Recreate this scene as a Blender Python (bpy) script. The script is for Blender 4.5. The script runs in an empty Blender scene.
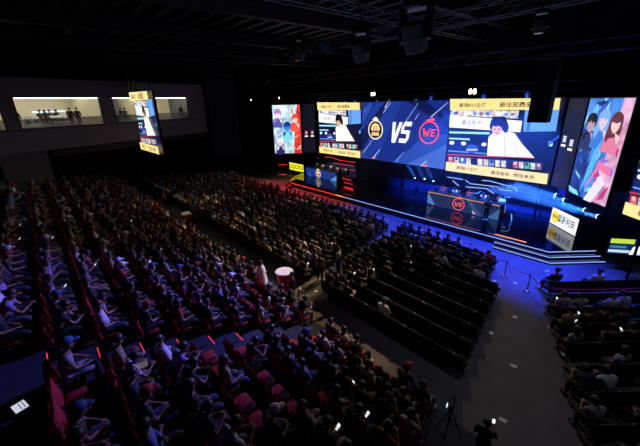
import bpy, bmesh, math, random
import numpy as np
from mathutils import Vector, Matrix
random.seed(7)
PI = math.pi
scn = bpy.context.scene
col = scn.collection

# ------------------------------------------------------------------ camera
FPX, PITCH, ROLL, YAW, CH = 328.0, math.radians(20.2), math.radians(1.5), math.radians(40.4), 9.3
hd = Vector((-math.cos(YAW), math.sin(YAW), 0)); rt = Vector((hd.y, -hd.x, 0)); UPV = Vector((0, 0, 1))
Fv = hd*math.cos(PITCH) - UPV*math.sin(PITCH); Uv = hd*math.sin(PITCH) + UPV*math.cos(PITCH)
R2 = rt*math.cos(ROLL) - Uv*math.sin(ROLL); U2 = Uv*math.cos(ROLL) + rt*math.sin(ROLL)
O = Vector((0, 0, CH))
cd = bpy.data.cameras.new('camera'); cam = bpy.data.objects.new('camera', cd); col.objects.link(cam)
cd.sensor_width = 36; cd.lens = FPX/640*36; cd.clip_start = .1; cd.clip_end = 300
m = Matrix((R2, U2, -Fv)).transposed().to_4x4(); m.translation = O
cam.matrix_world = m
scn.camera = cam
def ray(x, y): return Fv*FPX + R2*(x-320) - U2*(y-223)
def onz(x, y, z): d = ray(x, y); return O + d*((z-CH)/d.z)
def onp(x, y, p, n):
    d = ray(x, y); n = Vector(n); return O + d*((Vector(p)-O).dot(n)/d.dot(n))
def ony(x, y, Y): return onp(x, y, (0, Y, 0), (0, 1, 0))
def proj(p):
    d = Vector(p)-O; w = d.dot(Fv)
    if w < .3: return (-999, -999, w)
    return (320+FPX*d.dot(R2)/w, 223-FPX*d.dot(U2)/w, w)
def inframe(p, mx=14, my=14):
    x, y, w = proj(p); return -mx < x < 640+mx and -my < y < 446+my

vs = scn.view_settings
vs.view_transform = 'Standard'; vs.look = 'None'; vs.gamma = 1; vs.exposure = 0.0; vs.use_curve_mapping = False

# ------------------------------------------------------------------ materials
def lin(c):
    return tuple((v/255/12.92 if v/255 <= .04045 else ((v/255+.055)/1.055)**2.4) for v in c)
MC = {}
def mat(name, rgb, rough=.7, metal=0, noise=.15, scale=8, spec=.4, bump=0):
    if name in MC: return MC[name]
    M = bpy.data.materials.new(name); M.use_nodes = True; nt = M.node_tree; b = nt.nodes['Principled BSDF']
    c = lin(rgb)
    tc = nt.nodes.new('ShaderNodeTexCoord'); n = nt.nodes.new('ShaderNodeTexNoise'); n.inputs['Scale'].default_value = scale
    nt.links.new(tc.outputs['Object'], n.inputs['Vector'])
    r = nt.nodes.new('ShaderNodeValToRGB')
    r.color_ramp.elements[0].position = .3; r.color_ramp.elements[1].position = .7
    r.color_ramp.elements[0].color = tuple(v*(1-noise) for v in c)+(1,); r.color_ramp.elements[1].color = tuple(min(1, v*(1+noise)) for v in c)+(1,)
    nt.links.new(n.outputs['Fac'], r.inputs['Fac']); nt.links.new(r.outputs['Color'], b.inputs['Base Color'])
    b.inputs['Roughness'].default_value = rough; b.inputs['Metallic'].default_value = metal; b.inputs['Specular IOR Level'].default_value = spec
    if bump:
        bp = nt.nodes.new('ShaderNodeBump'); bp.inputs['Strength'].default_value = bump
        nt.links.new(n.outputs['Fac'], bp.inputs['Height']); nt.links.new(bp.outputs['Normal'], b.inputs['Normal'])
    MC[name] = M; return M
def emi(name, rgb, s=1.0, noise=0):
    if name in MC: return MC[name]
    M = bpy.data.materials.new(name); M.use_nodes = True; nt = M.node_tree; b = nt.nodes['Principled BSDF']
    c = lin(rgb)
    b.inputs['Base Color'].default_value = (.01, .01, .01, 1); b.inputs['Roughness'].default_value = .5
    b.inputs['Emission Color'].default_value = c+(1,); b.inputs['Emission Strength'].default_value = s
    if noise:
        tc = nt.nodes.new('ShaderNodeTexCoord'); n = nt.nodes.new('ShaderNodeTexNoise'); n.inputs['Scale'].default_value = noise; n.inputs['Detail'].default_value = 4
        nt.links.new(tc.outputs['Object'], n.inputs['Vector'])
        r = nt.nodes.new('ShaderNodeValToRGB'); r.color_ramp.elements[0].position = .35; r.color_ramp.elements[1].position = .65
        r.color_ramp.elements[0].color = tuple(v*.55 for v in c)+(1,); r.color_ramp.elements[1].color = tuple(min(1, v*1.5) for v in c)+(1,)
        nt.links.new(n.outputs['Fac'], r.inputs['Fac']); nt.links.new(r.outputs['Color'], b.inputs['Emission Color'])
    MC[name] = M; return M
SCR = 1.25
def scr(rgb, s=SCR, noise=0):
    return emi('screen_%d_%d_%d_%d' % (rgb[0], rgb[1], rgb[2], int(s*100)+noise*1000), rgb, s, noise)
def objcolor(name, rough=.8, scale=25):
    M = bpy.data.materials.new(name); M.use_nodes = True; nt = M.node_tree; b = nt.nodes['Principled BSDF']
    oi = nt.nodes.new('ShaderNodeObjectInfo'); n = nt.nodes.new('ShaderNodeTexNoise'); n.inputs['Scale'].default_value = scale
    tc = nt.nodes.new('ShaderNodeTexCoord'); nt.links.new(tc.outputs['Object'], n.inputs['Vector'])
    mr = nt.nodes.new('ShaderNodeMapRange'); mr.inputs['To Min'].default_value = .7; mr.inputs['To Max'].default_value = 1.25
    nt.links.new(n.outputs['Fac'], mr.inputs['Value'])
    mx = nt.nodes.new('ShaderNodeVectorMath'); mx.operation = 'SCALE'
    nt.links.new(oi.outputs['Color'], mx.inputs[0]); nt.links.new(mr.outputs['Result'], mx.inputs['Scale'])
    nt.links.new(mx.outputs['Vector'], b.inputs['Base Color']); b.inputs['Roughness'].default_value = rough
    return M

SKIN = mat('skin', (140, 103, 88), .55, noise=.06)
CLOTH = objcolor('dyed_cloth'); HAIRM = objcolor('hair_strands', .5, 60)
EYE = mat('eye_dark', (20, 15, 15), .3); LIP = mat('lips', (150, 80, 75), .5)
BLK = mat('matte_black', (16, 16, 18), .7); BLKM = mat('black_metal', (20, 20, 22), .4, .6)
TRS = mat('truss_metal', (62, 62, 68), .5, .7)
STEEL = mat('brushed_steel', (120, 120, 125), .35, .9)
REDF = mat('red_seat_fabric', (138, 9, 20), .85, noise=.2, scale=30)
BLKF = mat('black_seat_fabric', (15, 15, 18), .75, noise=.25, scale=30)
WHITE = mat('white_gloss', (225, 225, 228), .4)

# ------------------------------------------------------------------ mesh tools
class MB:
    def __init__(s): s.v = []; s.f = []; s.m = []; s.mats = []
    def mi(s, M):
        if M not in s.mats: s.mats.append(M)
        return s.mats.index(M)
    def add(s, vs_, fs, M, T=None):
        o = len(s.v); i = s.mi(M)
        s.v += [tuple(T @ Vector(v)) if T else tuple(v) for v in vs_]
        s.f += [tuple(a+o for a in f) for f in fs]; s.m += [i]*len(fs); return s
    def box(s, c, d, M, rot=None, bev=0, taper=1):
        x, y, z = (a/2 for a in d)
        if bev:
            b = min(bev, x*.9, y*.9, z*.9); vv = []; ff = []
            prof = [(-z, b), (-z+b, 0), (z-b, 0), (z, b)]
            for (zz, ins) in prof:
                X, Y = x-ins, y-ins
                vv += [(-X+b, -Y, zz), (X-b, -Y, zz), (X, -Y+b, zz), (X, Y-b, zz), (X-b, Y, zz), (-X+b, Y, zz), (-X, Y-b, zz), (-X, -Y+b, zz)]
            for k in range(3):
                for j in range(8): ff.append((k*8+j, k*8+(j+1) % 8, (k+1)*8+(j+1) % 8, (k+1)*8+j))
            ff.append(tuple(range(7, -1, -1))); ff.append(tuple(range(24, 32)))
        else:
            t = taper
            vv = [(-x, -y, -z), (x, -y, -z), (x, y, -z), (-x, y, -z), (-x*t, -y*t, z), (x*t, -y*t, z), (x*t, y*t, z), (-x*t, y*t, z)]
            ff = [(3, 2, 1, 0), (4, 5, 6, 7), (0, 1, 5, 4), (1, 2, 6, 5), (2, 3, 7, 6), (3, 0, 4, 7)]
        T = Matrix.Translation(c)
        if rot is not None: T = T @ rot.to_4x4()
        return s.add(vv, ff, M, T)
    def tube(s, pts, r, M, n=6, r2=None):
        pts = [Vector(p) for p in pts]; o = []; 
        for i, p in enumerate(pts):
            t = (pts[min(i+1, len(pts)-1)]-pts[max(i-1, 0)]).normalized()
            a = t.orthogonal().normalized(); b = t.cross(a)
            if i and o:
                a = (pa - t*pa.dot(t)).normalized(); b = t.cross(a)
            pa = a
            rr = r if r2 is None else r+(r2-r)*i/(len(pts)-1)
            o.append([p+(a*math.cos(2*PI*k/n)+b*math.sin(2*PI*k/n))*rr for k in range(n)])
        vv = [v for ring in o for v in ring]; ff = []
        for i in range(len(pts)-1):
            for k in range(n): ff.append((i*n+k, i*n+(k+1) % n, (i+1)*n+(k+1) % n, (i+1)*n+k))
        ff.append(tuple(range(n-1, -1, -1))); ff.append(tuple((len(pts)-1)*n+k for k in range(n)))
        return s.add(vv, ff, M)
    def lathe(s, prof, M, c=(0, 0, 0), n=20):
        vv = []; ff = []
        for (r, z) in prof:
            for k in range(n): vv.append((c[0]+r*math.cos(2*PI*k/n), c[1]+r*math.sin(2*PI*k/n), c[2]+z))
        for i in range(len(prof)-1):
            for k in range(n): ff.append((i*n+k, i*n+(k+1) % n, (i+1)*n+(k+1) % n, (i+1)*n+k))
        ff.append(tuple(range(n-1, -1, -1))); ff.append(tuple((len(prof)-1)*n+k for k in range(n)))
        return s.add(vv, ff, M)
    def ell(s, c, r, M, nu=10, nv=7, rot=None):
        vv = [(0, 0, -1)]; ff = []
        for j in range(1, nv):
            a = -PI/2+PI*j/nv
            for k in range(nu): vv.append((math.cos(a)*math.cos(2*PI*k/nu), math.cos(a)*math.sin(2*PI*k/nu), math.sin(a)))
        vv.append((0, 0, 1)); L = len(vv)-1
        for k in range(nu):
            ff.append((0, 1+(k+1) % nu, 1+k)); b = 1+(nv-2)*nu; ff.append((L, b+k, b+(k+1) % nu))
            for j in range(nv-2): a = 1+j*nu; ff.append((a+k, a+(k+1) % nu, a+nu+(k+1) % nu, a+nu+k))
        T = Matrix.Translation(c) @ ((rot.to_4x4() if rot is not None else Matrix.Identity(4)) @ Matrix.Diagonal((r[0], r[1], r[2], 1)))
        return s.add(vv, ff, M, T)
    def mesh(s, name, smooth=False):
        me = bpy.data.meshes.new(name); me.from_pydata(s.v, [], s.f)
        for M in s.mats: me.materials.append(M)
        me.polygons.foreach_set('material_index', s.m)
        if smooth: me.polygons.foreach_set('use_smooth', [True]*len(s.f))
        me.update(); return me
    def build(s, name, parent=None, smooth=False, loc=None):
        o = bpy.data.objects.new(name, s.mesh(name, smooth)); col.objects.link(o)
        if parent: o.parent = parent
        if loc is not None: o.location = loc
        return o
def tag(o, label=None, cat=None, group=None, kind=None):
    if label: o['label'] = label
    if cat: o['category'] = cat
    if group: o['group'] = group
    if kind: o['kind'] = kind
    return o
def thing(name, label, cat, loc=(0, 0, 0), rz=0, group=None):
    o = bpy.data.objects.new(name, None); o.empty_display_size = .2; col.objects.link(o)
    o.location = loc; o.rotation_euler = (0, 0, rz); return tag(o, label, cat, group)
def struct(name, mb, **k):
    return tag(mb.build(name, **k), kind='structure')
def rep(name, me, parent=None, color=None):
    o = bpy.data.objects.new(name, me); col.objects.link(o)
    if parent: o.parent = parent
    if color: o.color = color
    return o
def copy_tree(o, parent=None):
    c = o.copy(); col.objects.link(c); c.parent = parent
    for ch in o.children: copy_tree(ch, c)
    return c
def rotz(a): return Matrix.Rotation(a, 3, 'Z')

def skin_mesh(J, E, lvl=1, root=0):
    """J: list of (pos, radius) ; E: edges -> (verts, faces)"""
    me = bpy.data.meshes.new('tmp'); me.from_pydata([j[0] for j in J], E, []); me.update()
    o = bpy.data.objects.new('tmp', me); col.objects.link(o)
    sk = o.modifiers.new('s', 'SKIN')
    if not me.skin_vertices:
        me.attributes.new if False else None
        bm = bmesh.new(); bm.from_mesh(me); bm.verts.layers.skin.verify(); bm.to_mesh(me); bm.free()
    for i, j in enumerate(J):
        r = j[1]; sv = me.skin_vertices[0].data[i]; sv.radius = (r, r) if not isinstance(r, tuple) else r; sv.use_root = (i == root)
    sk.use_smooth_shade = True
    if lvl:
        ss = o.modifiers.new('ss', 'SUBSURF'); ss.levels = lvl; ss.render_levels = lvl
    dg = bpy.context.evaluated_depsgraph_get(); ev = o.evaluated_get(dg); m2 = ev.to_mesh()
    V = [tuple(v.co) for v in m2.vertices]; F = [tuple(p.vertices) for p in m2.polygons]
    ev.to_mesh_clear(); bpy.data.objects.remove(o); bpy.data.meshes.remove(me)
    return V, F

TXT = {}
def text_mesh(s):
    if s in TXT: return TXT[s]
    cu = bpy.data.curves.new('t', 'FONT'); cu.body = s; cu.resolution_u = 2; cu.align_x = 'CENTER'; cu.align_y = 'CENTER'; cu.offset = .01
    o = bpy.data.objects.new('t', cu); col.objects.link(o)
    dg = bpy.context.evaluated_depsgraph_get(); ev = o.evaluated_get(dg); m2 = ev.to_mesh()
    V = [tuple(v.co) for v in m2.vertices]; F = [tuple(p.vertices) for p in m2.polygons]
    ev.to_mesh_clear(); bpy.data.objects.remove(o); bpy.data.curves.remove(cu)
    TXT[s] = (V, F); return TXT[s]

# ------------------------------------------------------------------ room shell
CARPET = mat('grey_carpet', (92, 90, 94), .75, noise=.14, scale=1.3, bump=.05)
TERR = mat('terrace_carpet', (40, 42, 56), .85, noise=.2, scale=3)
WALLD = mat('dark_wall_paint', (34, 34, 38), .85, noise=.12, scale=1)
FASC = mat('grey_fascia_panel', (105, 105, 112), .8, noise=.08, scale=.8)
CEIL = mat('ceiling_deck', (46, 48, 56), .8, noise=.25, scale=.6)
struct('floor', MB().box((-27, 12, -.1), (66, 50, .2), CARPET))
struct('ceiling', MB().box((-27, 10, 15.1), (66, 54, .2), CEIL))
struct('wall_back', MB().box((-27, 31.3, 7.5), (66, .3, 15), WALLD))
struct('wall_right', MB().box((6.2, 10, 7.5), (.3, 54, 15), WALLD))
struct('wall_front', MB().box((-27, -14.2, 7.5), (66, .3, 15), WALLD))

def row_y(k): return 6.8-.95*k
def row_z(k): return .2+.4*k
NR = 13
def left_lim(Y): return max(-54, min(-27.5, -33.4-2.8*Y))
AX0, AX1 = -9.35, -8.0           # step aisle through the stand
terr = MB()
for k in range(NR+1):
    y1 = row_y(k)+.8; y0 = y1-.95 if k < NR else -14
    terr.box(((-56+5.9)/2, (y0+y1)/2, row_z(k)/2), (61.9, y1-y0, row_z(k)), TERR)
struct('floor_terrace', terr)
# left wall behind the balcony rooms (slanted) and lower recessed wall
A0 = Vector((-36, -.2, 0)); eB = Vector((-.368, .930, 0)).normalized(); nB = Vector((eB.y, -eB.x, 0))
RB = Matrix((eB, -nB, UPV)).transposed()           # local x along, local y into the room, z up
def BL(s, d, z): return A0 + eB*s - nB*d + UPV*z
def bbox(mb, s0, s1, d0, d1, z0, z1, M): mb.box(BL((s0+s1)/2, (d0+d1)/2, (z0+z1)/2), (s1-s0, d1-d0, z1-z0), M, rot=RB)
w = MB(); bbox(w, -14, 34, 14, 14.3, 0, 15, WALLD); struct('wall_left', w)
# balcony: fascia with three openings
ZS, ZT = 7.85, 10.28
wins = [(-8.2, -.95), (-.02, 6.55), (7.75, 16.85)]
f = MB()
bbox(f, -14, 19.5, 0, .3, 6.05, ZS, FASC); bbox(f, -14, 19.5, 0, .3, ZT, 11.7, FASC)
edges_ = [-14]+[v for w_ in wins for v in w_]+[19.5]
for a, b in zip(edges_[0::2], edges_[1::2]): bbox(f, a, b, 0, .3, ZS, ZT, FASC)
bbox(f, 19.2, 19.5, .3, 7, 6.05, 11.7, FASC)
struct('wall_balcony', f)
f = MB(); bbox(f, -14, 19.5, -.05, .02, 7.72, 7.82, mat('sill_cap', (70, 70, 75), .5)); struct('trim_1', f)
f = MB(); bbox(f, -14, 19.5, .31, 6.5, 6.1, 7.75, mat('lounge_floor', (90, 85, 80), .6)); bbox(f, -14, 19.5, .31, 6.5, 10.6, 10.9, mat('lounge_ceiling', (180, 178, 170), .8)); struct('floor_lounge', f)
CREAM = mat('cream_wall', (200, 192, 170), .8, noise=.05)
f = MB(); bbox(f, -14, 19.5, 6.2, 6.4, 7.75, 10.6, CREAM)
for s_ in (-.5, 7.15, 12.3): bbox(f, s_-.1, s_+.1, .45, 6.2, 7.75, 10.6, CREAM)
struct('wall_lounge', f)
GL = bpy.data.materials.new('clear_glass'); GL.use_nodes = True
_b = GL.node_tree.nodes['Principled BSDF']; _b.inputs['Transmission Weight'].default_value = 1; _b.inputs['Roughness'].default_value = 0; _b.inputs['IOR'].default_value = 1.0; _b.inputs['Base Color'].default_value = (.95, .97, .97, 1)
GF = bpy.data.materials.new('fritted_glass'); GF.use_nodes = True; _n = GF.node_tree; _b = _n.nodes['Principled BSDF']
_b.inputs['Base Color'].default_value = (.16, .16, .15, 1); _b.inputs['Roughness'].default_value = .25
_mx = _n.nodes.new('ShaderNodeMixShader'); _t = _n.nodes.new('ShaderNodeBsdfTransparent'); _mx.inputs[0].default_value = .45
_n.links.new(_t.outputs[0], _mx.inputs[1]); _n.links.new(_b.outputs[0], _mx.inputs[2]); _n.links.new(_mx.outputs[0], _n.nodes['Material Output'].inputs['Surface'])
WARM = emi('lounge_lamp_warm', (255, 246, 222), 34); COOL = emi('lounge_strip_cool', (190, 225, 255), 2.2)
for i, (a, b) in enumerate(wins):
    t = MB(); 
    for z_ in (ZS, ZT): bbox(t, a, b, -.02, .1, z_-.04, z_+.04, BLKM)
    for s_ in (a, b): bbox(t, s_-.04, s_+.04, -.02, .1, ZS, ZT, BLKM)
    wo = struct('window_%d' % (i+1), t)
    g = MB(); bbox(g, a+.04, b-.04, .12, .14, ZS+.04, ZT-.04, GL); g.build('window_pane', wo)
    g = MB(); bbox(g, a+.04, b-.04, .2, .22, ZS+.04, ZS+.75, GF); g.build('glass_balustrade', wo)
for i, (a, b) in enumerate([(-7.5, -1.2), (.3, 6.8), (7.7, 11.9), (12.7, 18.5)]):
    g = MB(); bbox(g, a, b, .5, .56, 10.17, 10.2, WARM); bbox(g, a, b, 3.6, 3.72, 10.52, 10.59, WARM)
    o = g.build('ceiling_light'); tag(o, ['pair of long warm ceiling lights in the lounge at the left picture edge', 'pair of long warm ceiling lights in the widest lounge window', 'pair of long warm ceiling lights in the lounge left of the hanging screen', 'pair of long warm ceiling lights in the lounge right of the hanging screen'][i], 'ceiling light')
LW = [((-3.5), 8.7, 'in the lounge at the picture edge'), (5.2, 9.05, 'at the right end of the widest lounge window'), (15, 9.25, 'in the farthest lounge')]
for i, (s_, z_, ph) in enumerate(LW):
    g = MB(); bbox(g, s_-1.6, s_+1.2, 6.1, 6.18, z_, z_+.1, COOL)
    tag(g.build('wall_light_strip'), 'glowing cool white light strip on the back wall '+ph, 'light strip')
g = MB(); bbox(g, 9.0, 12.0, 5.9, 6.15, 8.0, 10.4, mat('slate_partition', (90, 96, 110), .7)); tag(g.build('partition_panel'), 'slate grey partition panel at the back of the widest lounge', 'panel')
# slab pillar and lower wall under the balcony
f = MB(); bbox(f, -2.0, 1.25, .2, 1.8, 0, 6.05, mat('grey_pillar_plaster', (84, 84, 90), .85, noise=.1, scale=1)); struct('wall_pillar', f)
f = MB(); bbox(f, 1.6, 19.5, .25, .5, 5.4, 6.05, WALLD); struct('trim_2', f)

# ------------------------------------------------------------------ ceiling steelwork
DK = mat('dark_steel', (24, 25, 29), .6, .3)
for i in range(30):
    Y = -6+i*1.25
    if i % 2 == 0:
        pass
g = MB()
for i in range(30):
    Y = -6+i*1.25
    g.box((-25, Y, 14.75), (60, .16, .42), DK); g.box((-25, Y, 14.5), (60, .42, .05), DK)
tag(g.build('trim_3'), kind='structure')
g = MB()
for X in (-50, -42, -34, -26, -18, -11, -4.5):
    g.box((X, 10, 14.1), (.5, 50, .7), DK)
struct('trim_4', g)
def truss(a, b, w_, label, bars=1.0):
    a = Vector(a); b = Vector(b); L = (b-a).length; d = (b-a)/L; sd = d.cross(UPV).normalized()*w_/2; u_ = UPV*w_/2
    t = thing('lighting_truss', label, 'truss', a, group=None)
    cs = [sd+u_, sd-u_, -sd-u_, -sd+u_]
    for c in cs: MB().tube([c, c+d*L], .035, TRS, 5).build('chord', t)
    n = max(2, int(L/bars)); mb = MB()
    for i in range(n):
        p = d*(L*i/n); q = d*(L*(i+1)/n)
        for j in range(4):
            c1, c2 = cs[j], cs[(j+1) % 4]
            mb.tube([p+c1, q+c2] if i % 2 else [p+c2, q+c1], .018, TRS, 4)
    mb.build('lattice', t)
    for s_ in (.15, .5, .85):
        p = a+d*L*s_; MB().tube([Vector((0, 0, w_/2))+d*L*s_, Vector((0, 0, 13.9-a.z))+d*L*s_], .02, DK, 4).build('hanging_rod', t)
    return t
truss((-34, 26.6, 9.95), (-6, 26.6, 9.95), .5, 'long steel lattice truss running just above the main video wall')
truss((-36, 20.5, 11.4), (-2, 20.5, 11.4), .5, 'long steel lattice truss hanging over the front of the stage')
truss((-38, 14.5, 12.4), (2, 14.5, 12.4), .5, 'dark steel lattice truss hanging over the floor chairs')
truss((-30, 8, 13.2), (-30, 26, 13.2), .45, 'far cross truss under the roof at the left of the stage')
truss((-12, 6, 13.2), (-12, 26, 13.2), .45, 'near cross truss under the roof above the right floor chairs')
truss((-40, 9, 11.2), (-28, 6.5, 11.2), .3, 'small slanting truss under the roof near the lounge windows')

# ------------------------------------------------------------------ screens
def quad_frame(p00, p10, zb, zt):      # base corners left->right, bottom, top
    return Vector((p00[0], p00[1], 0)), Vector((p10[0], p10[1], 0)), zb, zt
class Pic:
    """flat picture on a vertical plane; coordinates u (0..1 left-right), v (0..1 bottom-top)"""
    def __init__(s, a, b, zb, zt):
        s.a = Vector((a[0], a[1], 0)); s.b = Vector((b[0], b[1], 0)); s.zb = zb; s.zt = zt
        s.d = (s.b-s.a).normalized(); s.W = (s.b-s.a).length; s.Hh = zt-zb
        s.n = Vector((s.d.y, -s.d.x, 0)); s.mb = MB(); s.k = 0; s.pb = None
    def P(s, u, v, off): return s.a + s.d*(u*s.W) + UPV*(s.zb+v*s.Hh) + s.n*off
    def uv(s, x, y):
        p = onp(x, y, s.a, s.n); return ((p-s.a).dot(s.d)/s.W, (p.z-s.zb)/s.Hh)
    def poly(s, pts, M):
        s.k += 1; off = .004+.003*s.k
        bm = bmesh.new(); vv = [bm.verts.new(s.P(u, v, off)) for u, v in pts]; fc = bm.faces.new(vv)
        bmesh.ops.triangulate(bm, faces=[fc]); bm.verts.index_update()
        s.mb.add([v.co[:] for v in bm.verts], [tuple(v.index for v in f_.verts) for f_ in bm.faces], M); bm.free(); return s
    def rect(s, u0, v0, u1, v1, M, sl=0): return s.poly([(u0, v0), (u1, v0), (u1+sl, v1), (u0+sl, v1)], M)
    def ell(s, u, v, ru, rv, M, n=18, a0=0): return s.poly([(u+ru*math.cos(2*PI*i/n), v+rv*math.sin(2*PI*i/n)) for i in range(n)], M)
    def ring(s, u, v, R, wd, M, n=28):
        s.k += 1; off = .004+.003*s.k; c = s.P(u, v, off); vv = []
        for i in range(n):
            q = s.d*math.cos(2*PI*i/n)+UPV*math.sin(2*PI*i/n); vv += [c+q*R, c+q*(R-wd)]
        s.mb.add(vv, [(2*i, 2*((i+1) % n), 2*((i+1) % n)+1, 2*i+1) for i in range(n)], M); return s
    def glyph(s, u, v, w_, h_, strokes, M, shear=.0):     # polygons in a unit box
        for st in strokes:
            s.poly([(u+(x+shear*(y-.5)-.5)*w_/s.W, v+(y-.5)*h_/s.Hh) for x, y in st], M)
        return s
    def text(s, u, v, size, st, M, shear=0, sx=1):
        s.k += 1; off = .004+.003*s.k; V, F_ = text_mesh(st); c = s.P(u, v, off)
        s.mb.add([c+s.d*(x*size*sx+y*size*shear)+UPV*(y*size) for x, y, z in V], F_, M); return s
    def back(s, name, parent, th=.15, M=None, rim=.06):
        mb = MB(); c = (s.a+s.b)/2 + UPV*((s.zb+s.zt)/2) - s.n*(th/2)
        mb.box(c, (s.W+2*rim, th, s.Hh+2*rim), M or BLK, rot=Matrix((s.d, -s.n, UPV)).transposed()); o = mb.build(name, parent); return o
    def legs(s, parent, z0=.5, qs=(.15, .85)):
        for q in qs:
            c = s.a+s.d*(s.W*q)-s.n*.3
            o = MB().box((c.x, c.y, (z0+s.zt)/2), (.12, .12, s.zt-z0), BLKM).build('support_post', None); o.parent = parent; o.location = -Vector(parent.location)
    def rods(s, parent, qs=(.15, .85)):
        for q in qs:
            c = s.a+s.d*(s.W*q)-s.n*.1
            o = MB().box((c.x, c.y, (s.zt+14)/2), (.05, .05, 14-s.zt), DK).build('hanging_rod', None); o.parent = parent; o.location = -Vector(parent.location)
    def out(s, name, parent): o = s.mb.build(name, parent); return o
INK = mat('screen_dark_ink', (20, 18, 22), .8)
W_ = scr((255, 255, 255), 1.3); CRM = scr((255, 226, 150), 1.15); LB = scr((105, 165, 240), 1.1); NAVY = scr((8, 14, 48), 1.0); CY = scr((150, 215, 255), 1.3)
SK = scr((235, 185, 160), 1.1); HR = scr((28, 20, 24), .6)
# feed picture laid out in the right-hand panel's own pixels (crop scale 4.458), converted once to u,v
RF = Pic((-15.2, 28), (-6.95, 28), 3.27, 9.2)
def cuv(x, y): return RF.uv(445+x/4.458, 90+y/4.458)
def feed(p, full=True):
    def pl(pts, M): p.poly([cuv(*q) for q in pts], M)
    def el(x, y, rx, ry, M): pl([(x+rx*math.cos(2*PI*i/14), y+ry*math.sin(2*PI*i/14)) for i in range(14)], M)
    p.rect(0, 0, 1, 1, NAVY)
    pl([(26, 90), (330, 92), (325, 128), (24, 112)], scr((215, 220, 240), 1.1, 3))
    for i in range(10): el(50+i*28, 103+i*.6, 10, 7, scr([(90, 110, 190), (240, 200, 210), (255, 255, 255), (120, 160, 230), (160, 120, 140)][i % 5], 1))
    pl([(24, 112), (345, 138), (336, 188), (20, 166)], W_)
    pl([(358, 88), (511, 86), (495, 184), (350, 186)], LB); pl([(380, 88), (395, 88), (375, 184), (362, 184)], scr((70, 110, 210), 1))
    pl([(20, 184), (200, 188), (200, 198), (20, 193)], CY); pl([(19, 212), (112, 216), (112, 224), (19, 219)], CY)
    pl([(18, 230), (200, 246), (196, 290), (15, 285)], scr((18, 40, 110), 1)); pl([(14, 268), (200, 282), (200, 287), (14, 273)], LB)
    for x, y in ((32, 235), (84, 238), (175, 242)): el(x, y, 11, 8, W_)
    el(472, 240, 10, 12, CY); pl([(462, 238), (510, 200), (512, 210), (466, 246)], scr((40, 90, 220), 1))
    el(122, 262, 26, 20, scr((60, 90, 190), 1)); pl([(98, 262), (148, 262), (148, 270), (98, 270)], scr((190, 210, 255), 1))
    # player in a white shirt
    pl([(190, 292), (196, 210), (214, 192), (262, 182), (312, 192), (345, 240), (400, 302), (300, 300)], W_)
    pl([(262, 205), (270, 205), (276, 296), (266, 296)], scr((215, 215, 235), 1.1)); pl([(305, 225), (310, 225), (330, 296), (322, 296)], scr((215, 215, 235), 1.1))
    el(243, 150, 40, 33, HR); el(272, 165, 15, 26, HR); el(209, 160, 8, 18, HR); el(225, 128, 14, 10, HR); el(262, 130, 15, 12, HR)
    el(234, 176, 23, 26, SK); pl([(213, 156), (230, 164), (240, 158), (254, 168), (262, 150), (240, 140), (215, 146)], HR)
    el(225, 174, 4, 2.4, HR); el(245, 175, 4, 2.4, HR); pl([(228, 190), (244, 191), (240, 194), (232, 194)], scr((200, 90, 90), 1))
    # row of portraits
    pl([(12, 285), (445, 322), (440, 362), (10, 330)], scr((24, 30, 60), 1)); pl([(12, 284), (395, 300), (396, 305), (12, 290)], scr((210, 60, 50), 1))
    cs = [(230, 90, 100), (230, 225, 240), (90, 140, 220), (240, 240, 250), (20, 25, 50), (245, 240, 245), (230, 235, 250), (120, 150, 220), (240, 240, 255), (245, 235, 240), (20, 25, 50), (210, 90, 110), (235, 220, 240), (90, 190, 160), (190, 210, 235), (150, 120, 170)]
    for i, c in enumerate(cs):
        x = 18+i*26.3; y = 296+i*1.9
        pl([(x, y), (x+21, y+1.6), (x+21, y+30), (x, y+28)], scr(c, 1.0, 4)); el(x+10, y+9, 6, 7, scr([(240, 200, 180), (40, 30, 50), (250, 250, 255)][i % 3], 1))
    p.rect(0, .925, 1, 1, CRM) if False else pl([(29, 40), (520, 36), (513, 87), (29, 90)], CRM)
    pl([(11, 318), (465, 372), (458, 418), (8, 357)], CRM)
    for (x, y, t_, h_) in ((128, 68, '最强KO主播', 17), (305, 66, '最佳服务', 19), (365, 66, '热爱', 19)):
        u, v = cuv(x, y); p.text(u, v, h_*.0195, t_, INK, sx=p.W/8.25*1.25)
    for (x, y, t_, h_) in ((103, 350, '最强KO主播', 17), (250, 371, '最佳服务', 18), (355, 383, '微信本场', 18)):
        u, v = cuv(x, y); p.text(u, v, h_*.0175, t_, INK, sx=p.W/8.25*1.15)
    u, v = cuv(125, 146); p.text(u, v, .42, '最佳服务', scr((120, 120, 135), 1), sx=p.W/8.25)
    for x, y in ((212, 64), (178, 361)):
        u, v = cuv(x, y); p.poly([(u+.014*(1 if i % 2 else .45)*math.cos(PI*i/5+PI/10)*1.2, v+.02*(1 if i % 2 else .45)*math.sin(PI*i/5+PI/10)*1.2) for i in range(10)], scr((250, 205, 90), 1.2))
wall = thing('video_wall', 'huge main video wall over the stage with a centre versus graphic between two feeds', 'screen', (-19.8, 28, 3.2))
def localize(o, root):       # parts were built in world coordinates
    o.parent = root; o.matrix_parent_inverse = Matrix.Identity(4); o.location = -Vector(root.location)
    return o
FR = Pic((-32.6, 28), (-6.95, 28), 3.27, 9.2); localize(FR.back('screen_cabinet', None, .35), wall); FR.legs(wall, qs=(.02, .25, .5, .75, .98))
feed(RF); localize(RF.out('feed_display', None), wall)['label'] = 'right live feed display of a player in white'
LF = Pic((-32.6, 28), (-25.3, 28), 3.27, 9.2); feed(LF); localize(LF.out('feed_display', None), wall)['label'] = 'left live feed display of a player in white'
C_ = Pic((-25.3, 28), (-15.2, 28), 3.27, 9.2)
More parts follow.
